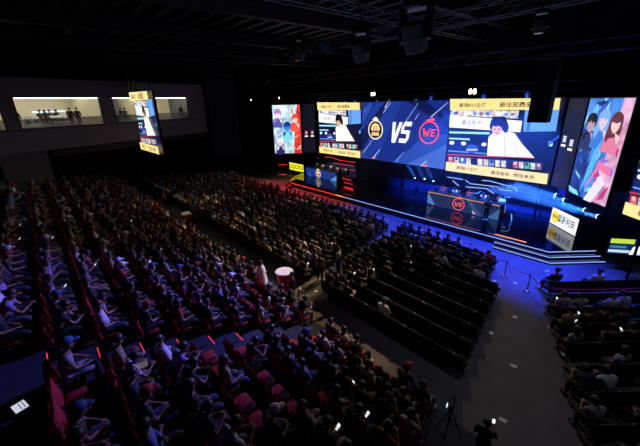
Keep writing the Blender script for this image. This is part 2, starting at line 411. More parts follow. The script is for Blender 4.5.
C_.rect(0, 0, 1, 1, scr((24, 48, 138), 1, 0.35) if False else scr((22, 46, 140), 1.0))
BD = scr((44, 78, 175), 1); BD2 = scr((12, 24, 84), 1); ST = scr((200, 220, 255), 1.2); BD3 = scr((70, 110, 200), 1)
C_.poly([(0, 0), (.22, 0), (.5, 1), (.2, 1), (0, .6)], scr((30, 58, 155), 1)); C_.poly([(0, .12), (0, .5), (.3, 1), (.36, 1)], BD2)
C_.poly([(.6, 0), (1, 0), (1, .38)], BD3); C_.poly([(.42, 0), (.6, 0), (1, .38), (1, .52), (.8, .5)], BD); C_.poly([(.55, 1), (.75, 1), (1, .72), (1, .6)], BD2)
C_.poly([(0, .62), (.14, .95), (.1, 1), (0, .85)], BD)
for (u0, v0, u1, v1, w_) in ((.28, .82, .37, .99, .008), (.52, .6, .68, .97, .005), (.82, .76, .97, .97, .01), (.16, .02, .26, .2, .012), (.02, .1, .16, .36, .006), (.76, 0, .82, .1, .012), (.47, .02, .56, .2, .005), (.3, .9, .34, 1, .012), (.66, .72, .7, .82, .005)):
    C_.poly([(u0-w_/2, v0), (u0+w_/2, v0), (u1+w_/4, v1), (u1-w_/4, v1)], ST)
C_.poly([(.14, .02), (.19, .02), (.2, .07)], scr((255, 150, 160), 1.1)); C_.poly([(.78, 0), (.83, 0), (.83, .05)], scr((255, 110, 110), 1.1))
GOLD = scr((250, 215, 130), 1.2); ORG = scr((255, 78, 48), 1.25); PNK = scr((250, 130, 170), 1.1)
u, v = C_.uv(375.8, 129.8); DKB = scr((14, 18, 50), .9)
Vg, Vw = (u, v), C_.uv(429.5, 132.7)
LETV = [[(0, 1), (.26, 1), (.42, .36), (.42, 0)], [(.42, 0), (.42, .36), (.74, 1), (1, 1), (.58, 0)], [(.42, 0), (.58, 0), (.5, .3), (.42, .36)]]
LETV = [[(0, 1), (.3, 1), (.45, .35), (.5, 0), (.25, 0)], [(.45, .35), (.5, 0), (.62, 0), (1, 1), (.72, 1)]]
LETS = [[(.1, .8), (.3, 1), (1, 1), (1, .8)], [(.05, .45), (.05, .8), (.3, .8), (.3, .55)], [(.05, .45), (.3, .6), (.95, .6), (.95, .42)], [(.7, .2), (.95, .2), (.95, .45), (.7, .42)], [(0, 0), (0, .2), (.95, .2), (.75, 0)]]
LETW = [[(0, 1), (.2, 1), (.36, .3), (.24, 0)], [(.24, 0), (.36, 0), (.56, .7), (.46, .7)], [(.46, .7), (.56, .7), (.66, .3), (.62, 0), (.54, .3)], [(.62, 0), (.74, 0), (1, 1), (.8, 1), (.66, .3)]]
LETE = [[(0, 0), (.24, 0), (.3, 1), (.06, 1)], [(.1, .8), (1.05, .8), (1, 1), (.06, 1)], [(.1, .4), (.85, .4), (.9, .6), (.1, .6)], [(.0, 0), (.85, 0), (.9, .2), (.0, .2)]]
def we_logo(p, u, v, R, M):
    p.ring(u, v, R, R*.12, M); sx, sy = R/p.W, R/p.Hh
    p.glyph(u-.26*sx, v, R*.78, R*.72, LETW, M, .1); p.glyph(u+.42*sx, v, R*.46, R*.62, LETE, M, .1)
    p.poly([(u-.5*sx, v+1.02*sy), (u-.2*sx, v+1.12*sy), (u+.35*sx, v+1.3*sy), (u+.5*sx, v+1.05*sy), (u+.2*sx, v+1.02*sy)], M)
def gold_logo(p, u, v, R):
    p.ell(u, v, R/p.W*.95, R/p.Hh*.95, DKB, 24); p.ring(u, v, R, R*.13, scr((250, 235, 205), 1.2)); sx, sy = R/p.W, R/p.Hh
    for i in range(5):
        a = PI*i/4; p.ell(u+.36*sx*math.cos(a), v+(.12+.34*math.sin(a))*sy, .24*sx, .24*sy, GOLD, 10)
    p.ell(u, v+.12*sy, .3*sx, .26*sy, PNK, 10); p.ell(u, v+.14*sy, .14*sx, .12*sy, GOLD, 8)
    p.glyph(u, v-.42*sy, R*1.0, R*.36, [[(0, 0), (.2, 0), (.25, 1), (.05, 1)], [(.28, 0), (.46, 0), (.5, 1), (.32, 1)], [(.54, 0), (.72, 0), (.76, 1), (.58, 1)], [(.8, 0), (1, 0), (1, 1), (.84, 1)], [(.05, .4), (.95, .4), (.95, .6), (.05, .6)]], GOLD)
    p.poly([(u-.45*sx, v+.98*sy), (u-.1*sx, v+1.3*sy), (u+.1*sx, v+1.3*sy), (u+.45*sx, v+.98*sy)], scr((250, 235, 205), 1.2))
gold_logo(C_, Vg[0], Vg[1], 1.0); we_logo(C_, Vw[0], Vw[1], 1.03, ORG)
u1, v1 = C_.uv(396.5, 132.5); u2, v2 = C_.uv(405, 132.3)
C_.glyph(u1, v1, 1.15, 2.0, LETV, W_, .3); C_.glyph(u2+.012, v2, 1.1, 2.0, LETS, W_, .3)

localize(C_.out('versus_display', None), wall)['label'] = 'blue centre display with two round team marks'

# tall posters on angled wings
def portrait(p, u, v, s, hair, skin, cloth, hs=1):
    s *= 1.12; ru, rv = s/p.W, s/p.Hh
    p.poly([(u-1.5*ru, v-3.4*rv), (u-1.3*ru, v-1.3*rv), (u-.5*ru, v-.9*rv), (u+.5*ru, v-.9*rv), (u+1.3*ru, v-1.4*rv), (u+1.1*ru, v-3.4*rv)], cloth)
    p.ell(u, v+.25*rv, 1.0*ru, 1.05*rv, hair, 12)
    if hs > 1: p.poly([(u-1.0*ru, v+.3*rv), (u-1.25*ru, v-1.9*rv), (u-.3*ru, v-1.2*rv), (u+.5*ru, v-1.5*rv), (u+1.05*ru, v-1.1*rv), (u+.95*ru, v+.4*rv)], hair)
    p.rect(u-.25*ru, v-1.1*rv, u+.25*ru, v-.3*rv, skin); p.ell(u, v-.15*rv, .68*ru, .85*rv, skin, 12)
    p.poly([(u-.7*ru, v+.2*rv), (u-.3*ru, v+.05*rv), (u-.1*ru, v+.35*rv), (u+.2*ru, v+.0*rv), (u+.7*ru, v+.25*rv), (u+.5*ru, v+.9*rv), (u-.5*ru, v+.95*rv)], hair)
    for q in (-1, 1): p.poly([(u+q*.2*ru, v-1.0*rv), (u+q*1.2*ru, v-1.5*rv), (u+q*.9*ru, v-2.4*rv)], skin if q > 0 else hair)
    for q in (-.25, .25): p.ell(u+q*ru, v-.08*rv, .07*ru, .04*rv, HR, 6)
    p.ell(u+.02*ru, v-.55*rv, .14*ru, .05*rv, scr((200, 80, 90), 1), 6)
def blobs(p, n, cols, u0, u1, v0, v1, s, seed):
    r = random.Random(seed)
    for i in range(n):
        u = r.uniform(u0, u1); v = r.uniform(v0, v1); a = r.uniform(0, PI); L = r.uniform(.4, 1)*s; w_ = L*r.uniform(.15, .4)
        ca, sa = math.cos(a), math.sin(a)
        q = [(L, 0), (.2*L, w_), (-L, .3*w_), (-.3*L, -w_)]
        p.poly([(min(u1, max(u0, u+(x*ca-y*sa)/p.W)), min(v1, max(v0, v+(x*sa+y*ca)/p.Hh))) for x, y in q], r.choice(cols))
po = thing('poster_screen', 'tall lit poster screen of three figures in blue and pink, right of the main wall', 'screen', (-4.1, 25.1, 3.2))
p = Pic((-5.33, 26.4), (-2.95, 23.9), 3.3, 9.12); localize(p.back('screen_cabinet', None, .2), po)
p.rect(0, 0, 1, 1, scr((70, 130, 225), 1, 1)); 
p.poly([(.55, 0), (1, 0), (1, 1), (.78, 1), (.72, .5)], scr((235, 170, 205), 1.05, 1)); p.poly([(0, 0), (.36, 0), (.3, .6), (0, .72)], scr((24, 60, 150), 1, 1))
blobs(p, 26, [scr((110, 190, 250), 1.1), scr((50, 100, 215), 1), scr((25, 45, 120), 1), scr((140, 215, 255), 1.1)], 0, .6, 0, 1, .8, 3)
blobs(p, 16, [scr((250, 120, 180), 1.1), scr((240, 215, 240), 1.1), scr((190, 60, 130), 1), scr((140, 120, 220), 1)], .6, 1, 0, .6, .8, 4)
portrait(p, .24, .76, .42, scr((24, 20, 40), .8), scr((205, 160, 175), 1), scr((36, 50, 110), 1))
portrait(p, .53, .8, .42, scr((130, 175, 240), 1.1), scr((225, 205, 230), 1.1), scr((60, 130, 225), 1), 2)
portrait(p, .83, .78, .42, scr((110, 50, 70), 1), scr((250, 205, 200), 1.1), scr((235, 130, 170), 1), 2)
p.poly([(.5, .1), (.7, .42), (1, .36), (1, .3), (.72, .34)], scr((255, 120, 170), 1.1)); p.poly([(.55, 0), (.8, .3), (.95, .22), (.75, 0)], scr((235, 225, 250), 1.1))
p.poly([(.4, .05), (.52, .5), (.64, .62), (.6, .3)], scr((90, 180, 240), 1.1))
localize(p.out('poster_display', None), po); p.rods(po)
po = thing('poster_screen', 'small tall lit poster screen in pastel and red, left of the main wall', 'screen', (-35.1, 24.9, 3.2))
p = Pic((-36.5, 23.75), (-33.85, 26.05), 3.22, 9.1); localize(p.back('screen_cabinet', None, .2), po)
p.rect(0, 0, 1, 1, scr((190, 225, 250), 1.1, 1)); p.poly([(.72, 0), (1, 0), (1, 1), (.9, 1), (.78, .6)], scr((230, 60, 50), 1.1, 1))
blobs(p, 24, [scr((120, 110, 210), 1), scr((240, 245, 255), 1.2), scr((70, 110, 200), 1), scr((200, 150, 230), 1.1), scr((110, 200, 230), 1.1)], 0, .62, .0, 1, .8, 8)
blobs(p, 10, [scr((245, 120, 80), 1.1), scr((200, 30, 50), 1), scr((255, 180, 190), 1.1)], .68, 1, 0, .95, .6, 9)
portrait(p, .2, .82, .42, scr((190, 130, 220), 1), scr((245, 225, 230), 1.1), scr((90, 90, 180), 1))
portrait(p, .52, .56, .45, scr((20, 60, 150), 1), scr((70, 140, 220), 1), scr((130, 220, 235), 1.1))
portrait(p, .82, .72, .4, scr((230, 70, 60), 1.1), scr((250, 205, 200), 1.1), scr((240, 90, 80), 1.1))
portrait(p, .24, .24, .4, scr((240, 240, 250), 1.1), scr((230, 215, 235), 1), scr((50, 40, 110), 1))
localize(p.out('poster_display', None), po); p.rods(po)
# dark logo panels between wall and posters
for (a, b, uvs, lab, c1) in (((-6.7, 27.7), (-5.45, 26.5), [(.22, .56), (.66, .53)], 'dark narrow panel with two small pale app marks, right of the main wall', (235, 240, 255)),
                             ((-33.7, 26.3), (-32.9, 27.6), [(.25, .42), (.75, .42)], 'dark narrow panel with two small red and white app marks, left of the main wall', (240, 120, 130))):
    t = thing('logo_panel', lab, 'screen', ((a[0]+b[0])/2, (a[1]+b[1])/2, 3.2))
    p = Pic(a, b, 3.27, 9.15); localize(p.back('screen_cabinet', None, .15, rim=.0), t)
    p.rect(0, 0, 1, 1, scr((14, 20, 52), 1) if c1[0] == 235 else scr((10, 12, 26), 1)); M = scr(c1, 1.1)
    for (u, v) in uvs:
        p.rect(u-.09, v-.035, u+.09, v+.035, M); p.rect(u-.05, v-.02, u+.05, v+.02, scr((70, 110, 200), 1)); p.rect(u-.02, v-.012, u+.03, v+.008, W_)
        p.rect(u-.13, v-.085, u+.13, v-.06, W_)
    localize(p.out('panel_display', None), t); p.rods(t, (.5,))
# side screen at the right picture edge, hung feed screen over the stand, small monitor
t = thing('side_screen', 'large side video screen cut by the right picture edge', 'screen', (-.2, 22.6, 3.2))
sd_ = Vector((.74, -.67, 0)); a = Vector((-1.98, 22.25, 0)); b = a+sd_*6.6
p = Pic(a[:2], b[:2], 3.62, 8.3); localize(p.back('screen_cabinet', None, .2), t); feed(p); localize(p.out('feed_display', None), t); p.legs(t, 0)
t = thing('hanging_screen', 'narrow-looking feed screen hanging from the roof in front of the lounge windows', 'screen', (-23.4, 5.9, 6.55))
p = Pic((-25.6, 5.9), (-21.3, 5.9), 6.6, 10.15); localize(p.back('screen_cabinet', None, .12), t); 
feed(p); localize(p.out('feed_display', None), t)
for x in (-25, -22): localize(MB().tube([(x, 6.0, 10.2), (x, 6.0, 14)], .03, BLKM).build('hanging_rod', None), t)
t = thing('monitor', 'small lit broadcast monitor on a black stand at the right end of the stage', 'screen', (-1.6, 22.9, 0))
p = Pic((-2.2, 23.0), (-.55, 23.0+1.2), .95, 1.85); localize(p.back('monitor_casing', None, .1), t)
p.rect(0, 0, 1, 1, scr((20, 40, 90), 1)); p.rect(0, .7, .55, 1, scr((190, 220, 60), 1.1)); p.rect(.8, .6, 1, 1, scr((40, 80, 200), 1)); p.poly([(.5, 0), (.55, .5), (.66, .62), (.8, .5), (.9, 0)], W_)
p.ell(.68, .72, .07, .16, HR); p.rect(0, .1, .5, .28, scr((200, 225, 240), 1)); p.rect(.02, .4, .4, .55, scr((50, 140, 170), 1)); p.rect(.55, .02, 1, .14, scr((220, 230, 240), 1)); localize(p.out('feed_display', None), t)
localize(MB().box((-1.35, 23.65, .45), (.1, .1, .9), BLKM).box((-1.35, 23.65, .03), (.8, .5, .06), BLKM).build('stand', None), t)

# ------------------------------------------------------------------ stage
DECK = mat('stage_deck_gloss', (12, 14, 26), .06, noise=.05, spec=.9)
RISER = mat('stage_riser', (10, 12, 24), .4)
LEDB = emi('led_strip_white', (150, 180, 255), 1.25); LEDR = emi('led_strip_red', (255, 50, 50), 1.3); LEDBL = emi('led_strip_blue', (60, 130, 255), 2.4); GLOWO = emi('led_and_glint_orange', (255, 140, 70), 2.0)
def outline(off):      # stage front polygon offset outwards
    r_ = Vector((rt.x, rt.y, 0)); nrm = Vector((r_.y, -r_.x, 0))
    c = Vector((-4.7, 22.1, 0)); L = Vector((-31.0, 22.1, 0)); lw = Vector((-34.6, 19.4, 0)) 
    k = math.tan(math.radians((90-40.4+0)/2.0))*.0
    # right corner: offset lines y=const and r-line
    y = 22.1-off
    # r-line through c + nrm*off
    q = c+nrm*off; t_ = (y-q.y)/r_.y; cr = q+r_*t_
    # left wing line mirrored
    rl = Vector((r_.x, -r_.y, 0)); nl = Vector((-r_.y, -r_.x, 0)); q2 = L+nl*off; t2 = (y-q2.y)/rl.y; cl = q2+rl*t2
    e2 = c+nrm*off+r_*2.85; e1 = L+nl*off-rl*5
    return e1, cl, cr, e2
def plat(off, z0, z1, M):
    e1, cl, cr, e2 = outline(off); pts = [e1, cl, cr, e2, Vector((e2.x, 30.9, 0)), Vector((e1.x, 30.9, 0))]
    mb = MB(); n = 6; vv = [(q.x, q.y, z0) for q in pts]+[(q.x, q.y, z1) for q in pts]
    ff = [tuple(range(n-1, -1, -1)), tuple(range(n, 2*n))]+[(i, (i+1) % n, n+(i+1) % n, n+i) for i in range(n)]
    return mb.add(vv, ff, M)
stage = thing('stage', 'wide glossy black stage with lit step edges below the video wall', 'stage', (-18, 22, 0))
localize(plat(0, .34, .5, DECK).build('deck', None), stage)
localize(plat(.02, 0, .338, RISER).build('riser', None), stage)
def strip(off, z, seg, M, name='led_or_glint', th=.035, t0=0, t1=1, hgt=.035):
    pts = outline(off); a, b = pts[seg], pts[seg+1]; d = (b-a); A = a+d*t0; B = a+d*t1; L = (B-A).length; d.normalize(); n_ = Vector((d.y, -d.x, 0))
    mb = MB().box((A+B)/2+n_*th/2+UPV*z, (L, th, hgt), M, rot=Matrix((d, -n_, UPV)).transposed())
    return localize(mb.build(name, None), stage)
sp = .28
strip(.0, .46, 1, LEDB, t0=.33); strip(.0, .46, 2, LEDB); strip(.0, .46, 1, LEDR, t0=0, t1=.29, hgt=.06); strip(0, .46, 1, GLOWO, t0=.29, t1=.33, hgt=.06); strip(0, .46, 0, LEDR)
# steps at the right corner and left corner
def steps(off0, off1, z, Lseg, name):
    a0, b0 = outline(off0), outline(off1)
    mb = MB()
    def prism(ps):
        n = len(ps); vv = [(q.x, q.y, .0) for q in ps]+[(q.x, q.y, z) for q in ps]
        mb.add(vv, [tuple(range(n-1, -1, -1)), tuple(range(n, 2*n))]+[(i, (i+1) % n, n+(i+1) % n, n+i) for i in range(n)], DECK)
    if name == 'r':
        l0 = Vector((a0[2].x-Lseg, a0[2].y, 0)); l1 = Vector((l0.x, b0[2].y, 0)); prism([l1, b0[2], b0[3], a0[3], a0[2], l0])
        o = localize(mb.build('step', None), stage); L = LEDB
        for A, B in ((l1, b0[2]), (b0[2], b0[3])):
            d = (B-A); LL = d.length; d.normalize(); n_ = Vector((d.y, -d.x, 0))
            MB().box((A+B)/2+n_*.02+UPV*(z-.04), (LL, .035, .03), LEDB, rot=Matrix((d, -n_, UPV)).transposed()).build('led_or_glint', o)
    else:
        l0 = Vector((a0[1].x+Lseg, a0[1].y, 0)); l1 = Vector((l0.x, b0[1].y, 0)); prism([b0[0], b0[1], l1, l0, a0[1], a0[0]])
        o = localize(mb.build('step', None), stage)
        for A, B in ((b0[0], b0[1]), (b0[1], l1)):
            d = (B-A); LL = d.length; d.normalize(); n_ = Vector((d.y, -d.x, 0))
            MB().box((A+B)/2+n_*.02+UPV*(z-.04), (LL, .035, .03), LEDR, rot=Matrix((d, -n_, UPV)).transposed()).build('led_or_glint', o)
strip(-.5, .52, 1, GLOWO, t0=.88, t1=.955, hgt=.03)  # glowing orange bar imitating a light strip's reflection on the deck
steps(.03, .40, .34, 3.0, 'r'); steps(.41, .80, .17, 3.1, 'r')
steps(.03, .40, .34, .6, 'l'); steps(.41, .80, .17, .7, 'l')
# back wall of the stage with neon tracks
bw = MB().box((-19.8, 29.0, 1.85), (38, .2, 2.7), mat('stage_backdrop', (40, 52, 95), .4)); tag(bw.build('stage_backdrop'), 'dark backdrop wall below the main video wall', 'backdrop')
def neon(pts, Y, M, label, r=.035, g='glowing line tracks behind the players'):
    P_ = [ony(x, y, Y) for x, y in pts]; return tag(MB().tube(P_, r, M, 5).build('neon_tube'), label, 'light', g)
def c5(pts): return [(400+x/4.457, 150+y/4.457) for x, y in pts]
def c7(pts): return [(270+x/6.37, 145+y/6.37) for x, y in pts]
neon(c5([(210, 120), (290, 133), (312, 150), (435, 164), (445, 176), (500, 182)]), 28.85, LEDB, 'long bent white neon line above the grey-blue desk')
neon(c5([(235, 137), (262, 160)]), 28.85, LEDB, 'short diagonal neon line above the left end of the grey-blue desk')
neon(c5([(292, 164), (385, 172), (418, 194)]), 28.85, LEDB, 'bent white neon line ending behind the standing referee')
neon(c5([(365, 135), (400, 138), (512, 168), (523, 186)]), 28.85, LEDB, 'upper right neon line curving down beside the host')
neon(c5([(360, 184), (345, 194), (300, 190)]), 28.85, LEDBL, 'small blue neon hook just over the grey-blue desk')
neon(c5([(440, 205), (492, 212)]), 28.85, LEDBL, 'short blue neon line right of the host')
neon(c5([(497, 285), (497, 350), (470, 368)]), 26.2, LEDBL, 'upright blue neon line right of the grey-blue desk')
neon(c7([(345, 92), (345, 78), (395, 78), (440, 97), (545, 112)]), 28.85, LEDR, 'long bent red neon line above the blue desk', .025)
neon(c7([(405, 128), (410, 116), (530, 134)]), 28.85, LEDR, 'middle red neon line right of the blue desk', .025)
neon(c7([(455, 152), (540, 162)]), 28.85, LEDR, 'lowest red neon line right of the blue desk', .025)
neon(c7([(55, 125), (108, 125)]), 28.85, LEDR, 'upper short red neon line left of the yellow sign', .03)
neon(c7([(58, 188), (100, 188)]), 23.6, LEDR, 'lower short red neon line left of the yellow sign', .03)
t = thing('light_ladder', 'black upright frame with four short red neon dashes right of the blue desk', 'light', (-22.3, 24.6, .5))
qs = [ony(*c7([(x+20, y+4)])[0], 24.6) for (x, y) in ((470, 215), (478, 240), (480, 268), (485, 292))]
for i, q in enumerate(qs):
    localize(MB().box((q.x, 24.56, max(.56, q.z)), (1.3, .03, .04), LEDR).build('neon_dash', None), t)
localize(MB().box((qs[1].x, 24.65, .5+(qs[0].z-.4)/2), (1.5, .1, max(.3, qs[0].z-.4)), BLK).build('ladder_frame', None), t)
# truss feet / beams painted as real blue uplights
# player desks
def desk(x0, x1, Y, zt, label, kind):
    z0 = .5; t = thing('player_desk', label, 'desk', ((x0+x1)/2, Y, z0)); W = x1-x0
    def pt(mb, name, **k): o = mb.build(name, t); return o
    p = Pic((-W/2, 0), (W/2, 0), .03, zt-z0-.06)
    MB().box((0, .45, zt-z0-.03), (W+.1, .95, .05), BLK).build('desk_top', t)
    MB().box((0, .03, (zt-z0)/2), (W, .06, zt-z0-.08), BLK).build('front_board', t)
    for sx in (-1, 1): MB().box((sx*(W/2-.03), .45, (zt-z0)/2), (.06, .84, zt-z0-.08), BLK).build('side_board', t)
    if kind == 'we':
        p.rect(0, 0, 1, 1, scr((34, 52, 92), .8)); p.poly([(0, .1), (.12, .1), (.0, .95)], scr((80, 130, 190), .9)); p.poly([(.72, 0), (.8, 0), (.62, 1), (.56, 1)], scr((60, 84, 130), .8))
        p.poly([(.86, 0), (1, 0), (1, .8)], scr((70, 110, 170), .8)); p.poly([(.06, .05), (.1, .05), (.12, .12)], scr((255, 120, 110), 1)); p.poly([(.68, .05), (.72, .05), (.66, .3)], scr((230, 190, 210), 1))
        we_logo(p, .47, .5, .52, scr((255, 84, 66), 1.2)); p.rect(0, .97, 1, 1, emi('desk_edge_glow', (255, 160, 80), 1.5))
    else:
        p.rect(0, 0, 1, 1, scr((26, 60, 150), .8)); p.poly([(.8, 0), (1, 0), (1, .7)], scr((90, 150, 220), .9)); p.poly([(.1, .0), (.2, 0), (.1, .6)], scr((60, 100, 190), .9)); gold_logo(p, .43, .5, .48)
    p.out('led_front', t)
    return t
dY = 25.5
xa, xb = ony(427.5, 200, dY).x, ony(499.5, 212, dY).x
zt_ = ony(464, 196.5, dY).z
desk(xa, xb, dY, 1.75, 'long grey-blue player desk with a red round team mark on its front', 'we')
bY = 26.0; xc, xd = ony(306, 172, bY).x, ony(336.5, 178, bY).x
desk(xc, xd, bY, 1.6, 'long blue player desk with a gold round team mark, left half of the stage', 'gold')
# sponsor signs standing on the stage
def sign(a, b, z0, z1, label, fn):
    t = thing('sponsor_sign', label, 'sign', ((a[0]+b[0])/2, (a[1]+b[1])/2, .5)); p = Pic(a, b, z0, z1)
    localize(p.back('sign_box', None, .18, rim=.02), t); fn(p); localize(p.out('sign_face', None), t)
    d = p.d
    for q in (.2, .8):
        c = p.a+p.d*(p.W*q)-p.n*.09; localize(MB().box((c.x, c.y, (.5+z0)/2), (.12, .12, max(.02, z0-.5)), BLKM).build('foot', None), t)
q0, q1 = onz(549.7, 222, .55), onz(575, 236, .55)
def f1(p):
    p.rect(0, 0, 1, 1, scr((240, 245, 255), 1.15)); u = .17; p.ell(u, .5, .44/p.W, .44/p.Hh, scr((250, 215, 60), 1.2)); p.text(u, .5, .3, '美味', INK)
    p.text(.6, .5, .6, '莫斯利安', INK, sx=1.0*p.W*.68/(4*.62))
sign(q0[:2], q1[:2], .54, 1.72, 'white lit sponsor sign with a yellow disc standing at the right end of stage', f1)
q0, q1 = onz(289.5, 169.5, .6), onz(303, 170, .6)
def f2(p):
    p.rect(0, 0, 1, 1, scr((245, 240, 60), 1.15)); w = 1/p.W; h_ = 1/p.Hh
    p.rect(.1, .2, .16, .6, INK); p.rect(.1, .68, .16, .78, INK)
    p.ring(.42, .5, .3*p.W*.55, .1, INK); p.poly([(.44, .4), (.5, .45), (.58, .2), (.52, .17)], INK); p.ring(.77, .5, .3*p.W*.55, .1, INK)
cc = (q0+q1)/2
# ------------------------------------------------------------------ people
class Pose: pass
def arm_chain(J, E, sh, el, wr, rs, start):
    pass
def hand(J, E, wi, wr, el, side, curl=.6, up=Vector((0, 0, 1))):
    d = (Vector(wr)-Vector(el)).normalized(); sdv = d.cross(up).normalized()*side
    nn = sdv.cross(d).normalized()*(-side)
    palm = Vector(wr)+d*.05; J.append((palm, .022)); pi = len(J)-1; E.append((wi, pi))
    down = -nn if nn.z > 0 else nn
    for k, (off, L) in enumerate(((-.03, .07), (-.011, .08), (.009, .076), (.028, .06))):
        b = palm+d*.035+sdv*off; J.append((b, .0105)); i0 = len(J)-1; E.append((pi, i0))
        m_ = b+d*(L*.5)+down*(L*.2*curl); J.append((m_, .0095)); E.append((i0, len(J)-1))
        e_ = m_+d*(L*.35*(1-curl*.6))+down*(L*.5*curl); J.append((e_, .008)); E.append((len(J)-2, len(J)-1))
    b = palm-d*.01-sdv*.035; J.append((b, .0115)); E.append((pi, len(J)-1))
    m_ = b+d*.035-sdv*.02+down*.01; J.append((m_, .01)); E.append((len(J)-2, len(J)-1))
POSES = {}
def person_meshes(name, pelvis, chest, head, elbows, wrists, knees, ankles, hair='short', long_sleeve=False, robe=False, nlook=Vector((0, 1, 0)), curl=.6, fem=False, skirt=False, lod=0):
    """local frame: faces +Y"""
    V_ = Vector; pelvis = V_(pelvis); chest = V_(chest); head = V_(head); look = nlook.normalized()
    mid = (pelvis+chest)/2+V_((0, -.02, 0)); nb = chest+(head-chest)*.38; nk = chest+(head-chest)*.56
    sw = .165 if fem else .185
    sh = [chest+V_((s*sw, 0, .06)) for s in (-1, 1)]
    hp = [pelvis+V_((s*.09, .03, -.02)) for s in (-1, 1)]
    J = [(pelvis, .12), (mid, .115), (chest, .13), (nb, .058), (nk, .05), (head+look*.02-V_((0, 0, .07)), .066), (head, .088), (head+V_((0, 0, .075))-look*.01, .07)]
    E = [(0, 1), (1, 2), (2, 3), (3, 4), (4, 5), (5, 6), (6, 7)]
    for i, s in enumerate((-1, 1)):
        a = len(J); el, wr = V_(elbows[i]), V_(wrists[i])
        J += [(sh[i], .055), (sh[i]*.5+el*.5, .045), (el, .038), (el*.45+wr*.55, .034), (wr, .025)]
        E += [(2, a), (a, a+1), (a+1, a+2), (a+2, a+3), (a+3, a+4)]
        if not lod: hand(J, E, a+4, wr, el, s, curl)
        else: J.append((wr+(wr-el).normalized()*.09, .03)); E.append((a+4, len(J)-1))
        a = len(J); kn, an = V_(knees[i]), V_(ankles[i]); toe = an+(look*.0+V_(((kn-hp[i]).x*.2, .15, -.035)))
        J += [(hp[i], .085), (hp[i]*.5+kn*.5, .075), (kn, .058), (kn*.5+an*.5, .05), (an, .038), (toe, .032)]
        E += [(0, a), (a, a+1), (a+1, a+2), (a+2, a+3), (a+3, a+4), (a+4, a+5)]
    R = {}
    V, F_ = skin_mesh(J, E, 0 if lod else 1)
    mb = MB().add(V, F_, SKIN)
    if not lod:
        sdv = look.cross(UPV).normalized(); RT = Matrix((sdv, look, UPV)).transposed()
        hc = head+look*.01
        mb.ell(hc+look*.095-V_((0, 0, .025)), (.014, .02, .022), SKIN, 6, 5, RT)
        for s in (-1, 1):
            mb.ell(hc+sdv*s*.092-V_((0, 0, .02)), (.012, .02, .03), SKIN, 6, 5, RT); mb.ell(hc+sdv*s*.034+look*.084+V_((0, 0, .005)), (.015, .01, .008), EYE, 6, 4, RT)
        mb.ell(hc+look*.083-V_((0, 0, .065)), (.025, .01, .008), LIP, 6, 4, RT)
    R['body'] = mb.mesh('body', True)
    # top
    g = .022
    J2 = [(pelvis+V_((0, 0, .03)), .125+g), (mid, .115+g), (chest, .13+g), (nb-V_((0, 0, .02)), .07)]; E2 = [(0, 1), (1, 2), (2, 3)]
    for i in range(2):
        a = len(J2); el, wr = V_(elbows[i]), V_(wrists[i]); J2 += [(sh[i], .058+g), (sh[i]*.4+el*.6, .05+g)]; E2 += [(2, a), (a, a+1)]
        if long_sleeve:
            J2 += [(el, .042+g), (el*.15+wr*.85, .03+g)]; E2 += [(a+1, a+2), (a+2, a+3)]
    V, F_ = skin_mesh(J2, E2, 0 if lod else 1); R['top'] = MB().add(V, F_, CLOTH).mesh('shirt', True)
    g = .016; J3 = [(pelvis-V_((0, 0, .0)), .13)]; E3 = []
    for i in range(2):
        a = len(J3); kn, an = V_(knees[i]), V_(ankles[i]); J3 += [(hp[i], .088+g), (hp[i]*.5+kn*.5, .078+g), (kn, .062+g), (kn*.45+an*.55, .05+g), (an+V_((0, 0, .04)), .04+g)]
        E3 += [(0, a)]+[(a+j, a+j+1) for j in range(4)]
    V, F_ = skin_mesh(J3, E3, 0 if lod else 1); R['trousers'] = MB().add(V, F_, CLOTH).mesh('trousers', True)
    sm = MB()
    for i in range(2):
        an = V_(ankles[i]); one = MB().box(an+V_((0, .06, -.045)), (.1, .27, .09), CLOTH, bev=.03)
        R['shoe%d' % i] = one.mesh('shoe', True)
    hm = MB(); RT = Matrix((look.cross(UPV).normalized(), look, UPV)).transposed()
    if hair == 'cap':
        hm.ell(head+V_((0, 0, .045))-look*.012, (.108, .118, .085), CLOTH, 12, 8, RT); hm.ell(head+V_((0, 0, .035))+look*.13, (.07, .07, .012), CLOTH, 10, 5, RT)
        R['cap'] = hm.mesh('cap', True); hm = MB(); hm.ell(head-look*.035-V_((0, 0, .02)), (.1, .085, .08), HAIRM, 12, 8, RT)
    elif hair == 'long':
        hm.ell(head+V_((0, 0, .032))-look*.022, (.107, .113, .1), HAIRM, 12, 8, RT); hm.ell(head-look*.06-V_((0, 0, .13)), (.1, .06, .19), HAIRM, 12, 8, RT)
    elif hair == 'bun':
        hm.ell(head+V_((0, 0, .032))-look*.022, (.104, .11, .1), HAIRM, 12, 8, RT); hm.ell(head+V_((0, 0, .08))-look*.12, (.045, .045, .045), HAIRM, 8, 6, RT)
    else:
        hm.ell(head+V_((0, 0, .04))-look*.02, (.105, .11, .092), HAIRM, 12, 8, RT)
    R['hair'] = hm.mesh('hair', True)
    R['hands'] = [V_(w_) for w_ in wrists]; R['elbows'] = [V_(w_) for w_ in elbows]
    R['head'] = head
    if robe:
        prof = [(.36, 0.05), (.34, .3), (.29, .8), (.24, 1.1), (.23, 1.3), (.12, 1.47)]
        rb = MB(); n = 20; vv = []; ff = []
        for r_, z in prof:
            for k in range(n):
                a = 2*PI*k/n; rr = r_*(1+.07*math.sin(5*a)*(1.4-z)); vv.append((rr*math.cos(a)*1.1, rr*math.sin(a)*.85, z))
        for i in range(len(prof)-1):
            for k in range(n): ff.append((i*n+k, i*n+(k+1) % n, (i+1)*n+(k+1) % n, (i+1)*n+k))
        R['robe'] = rb.add(vv, ff, CLOTH).mesh('cape', True)
    return R
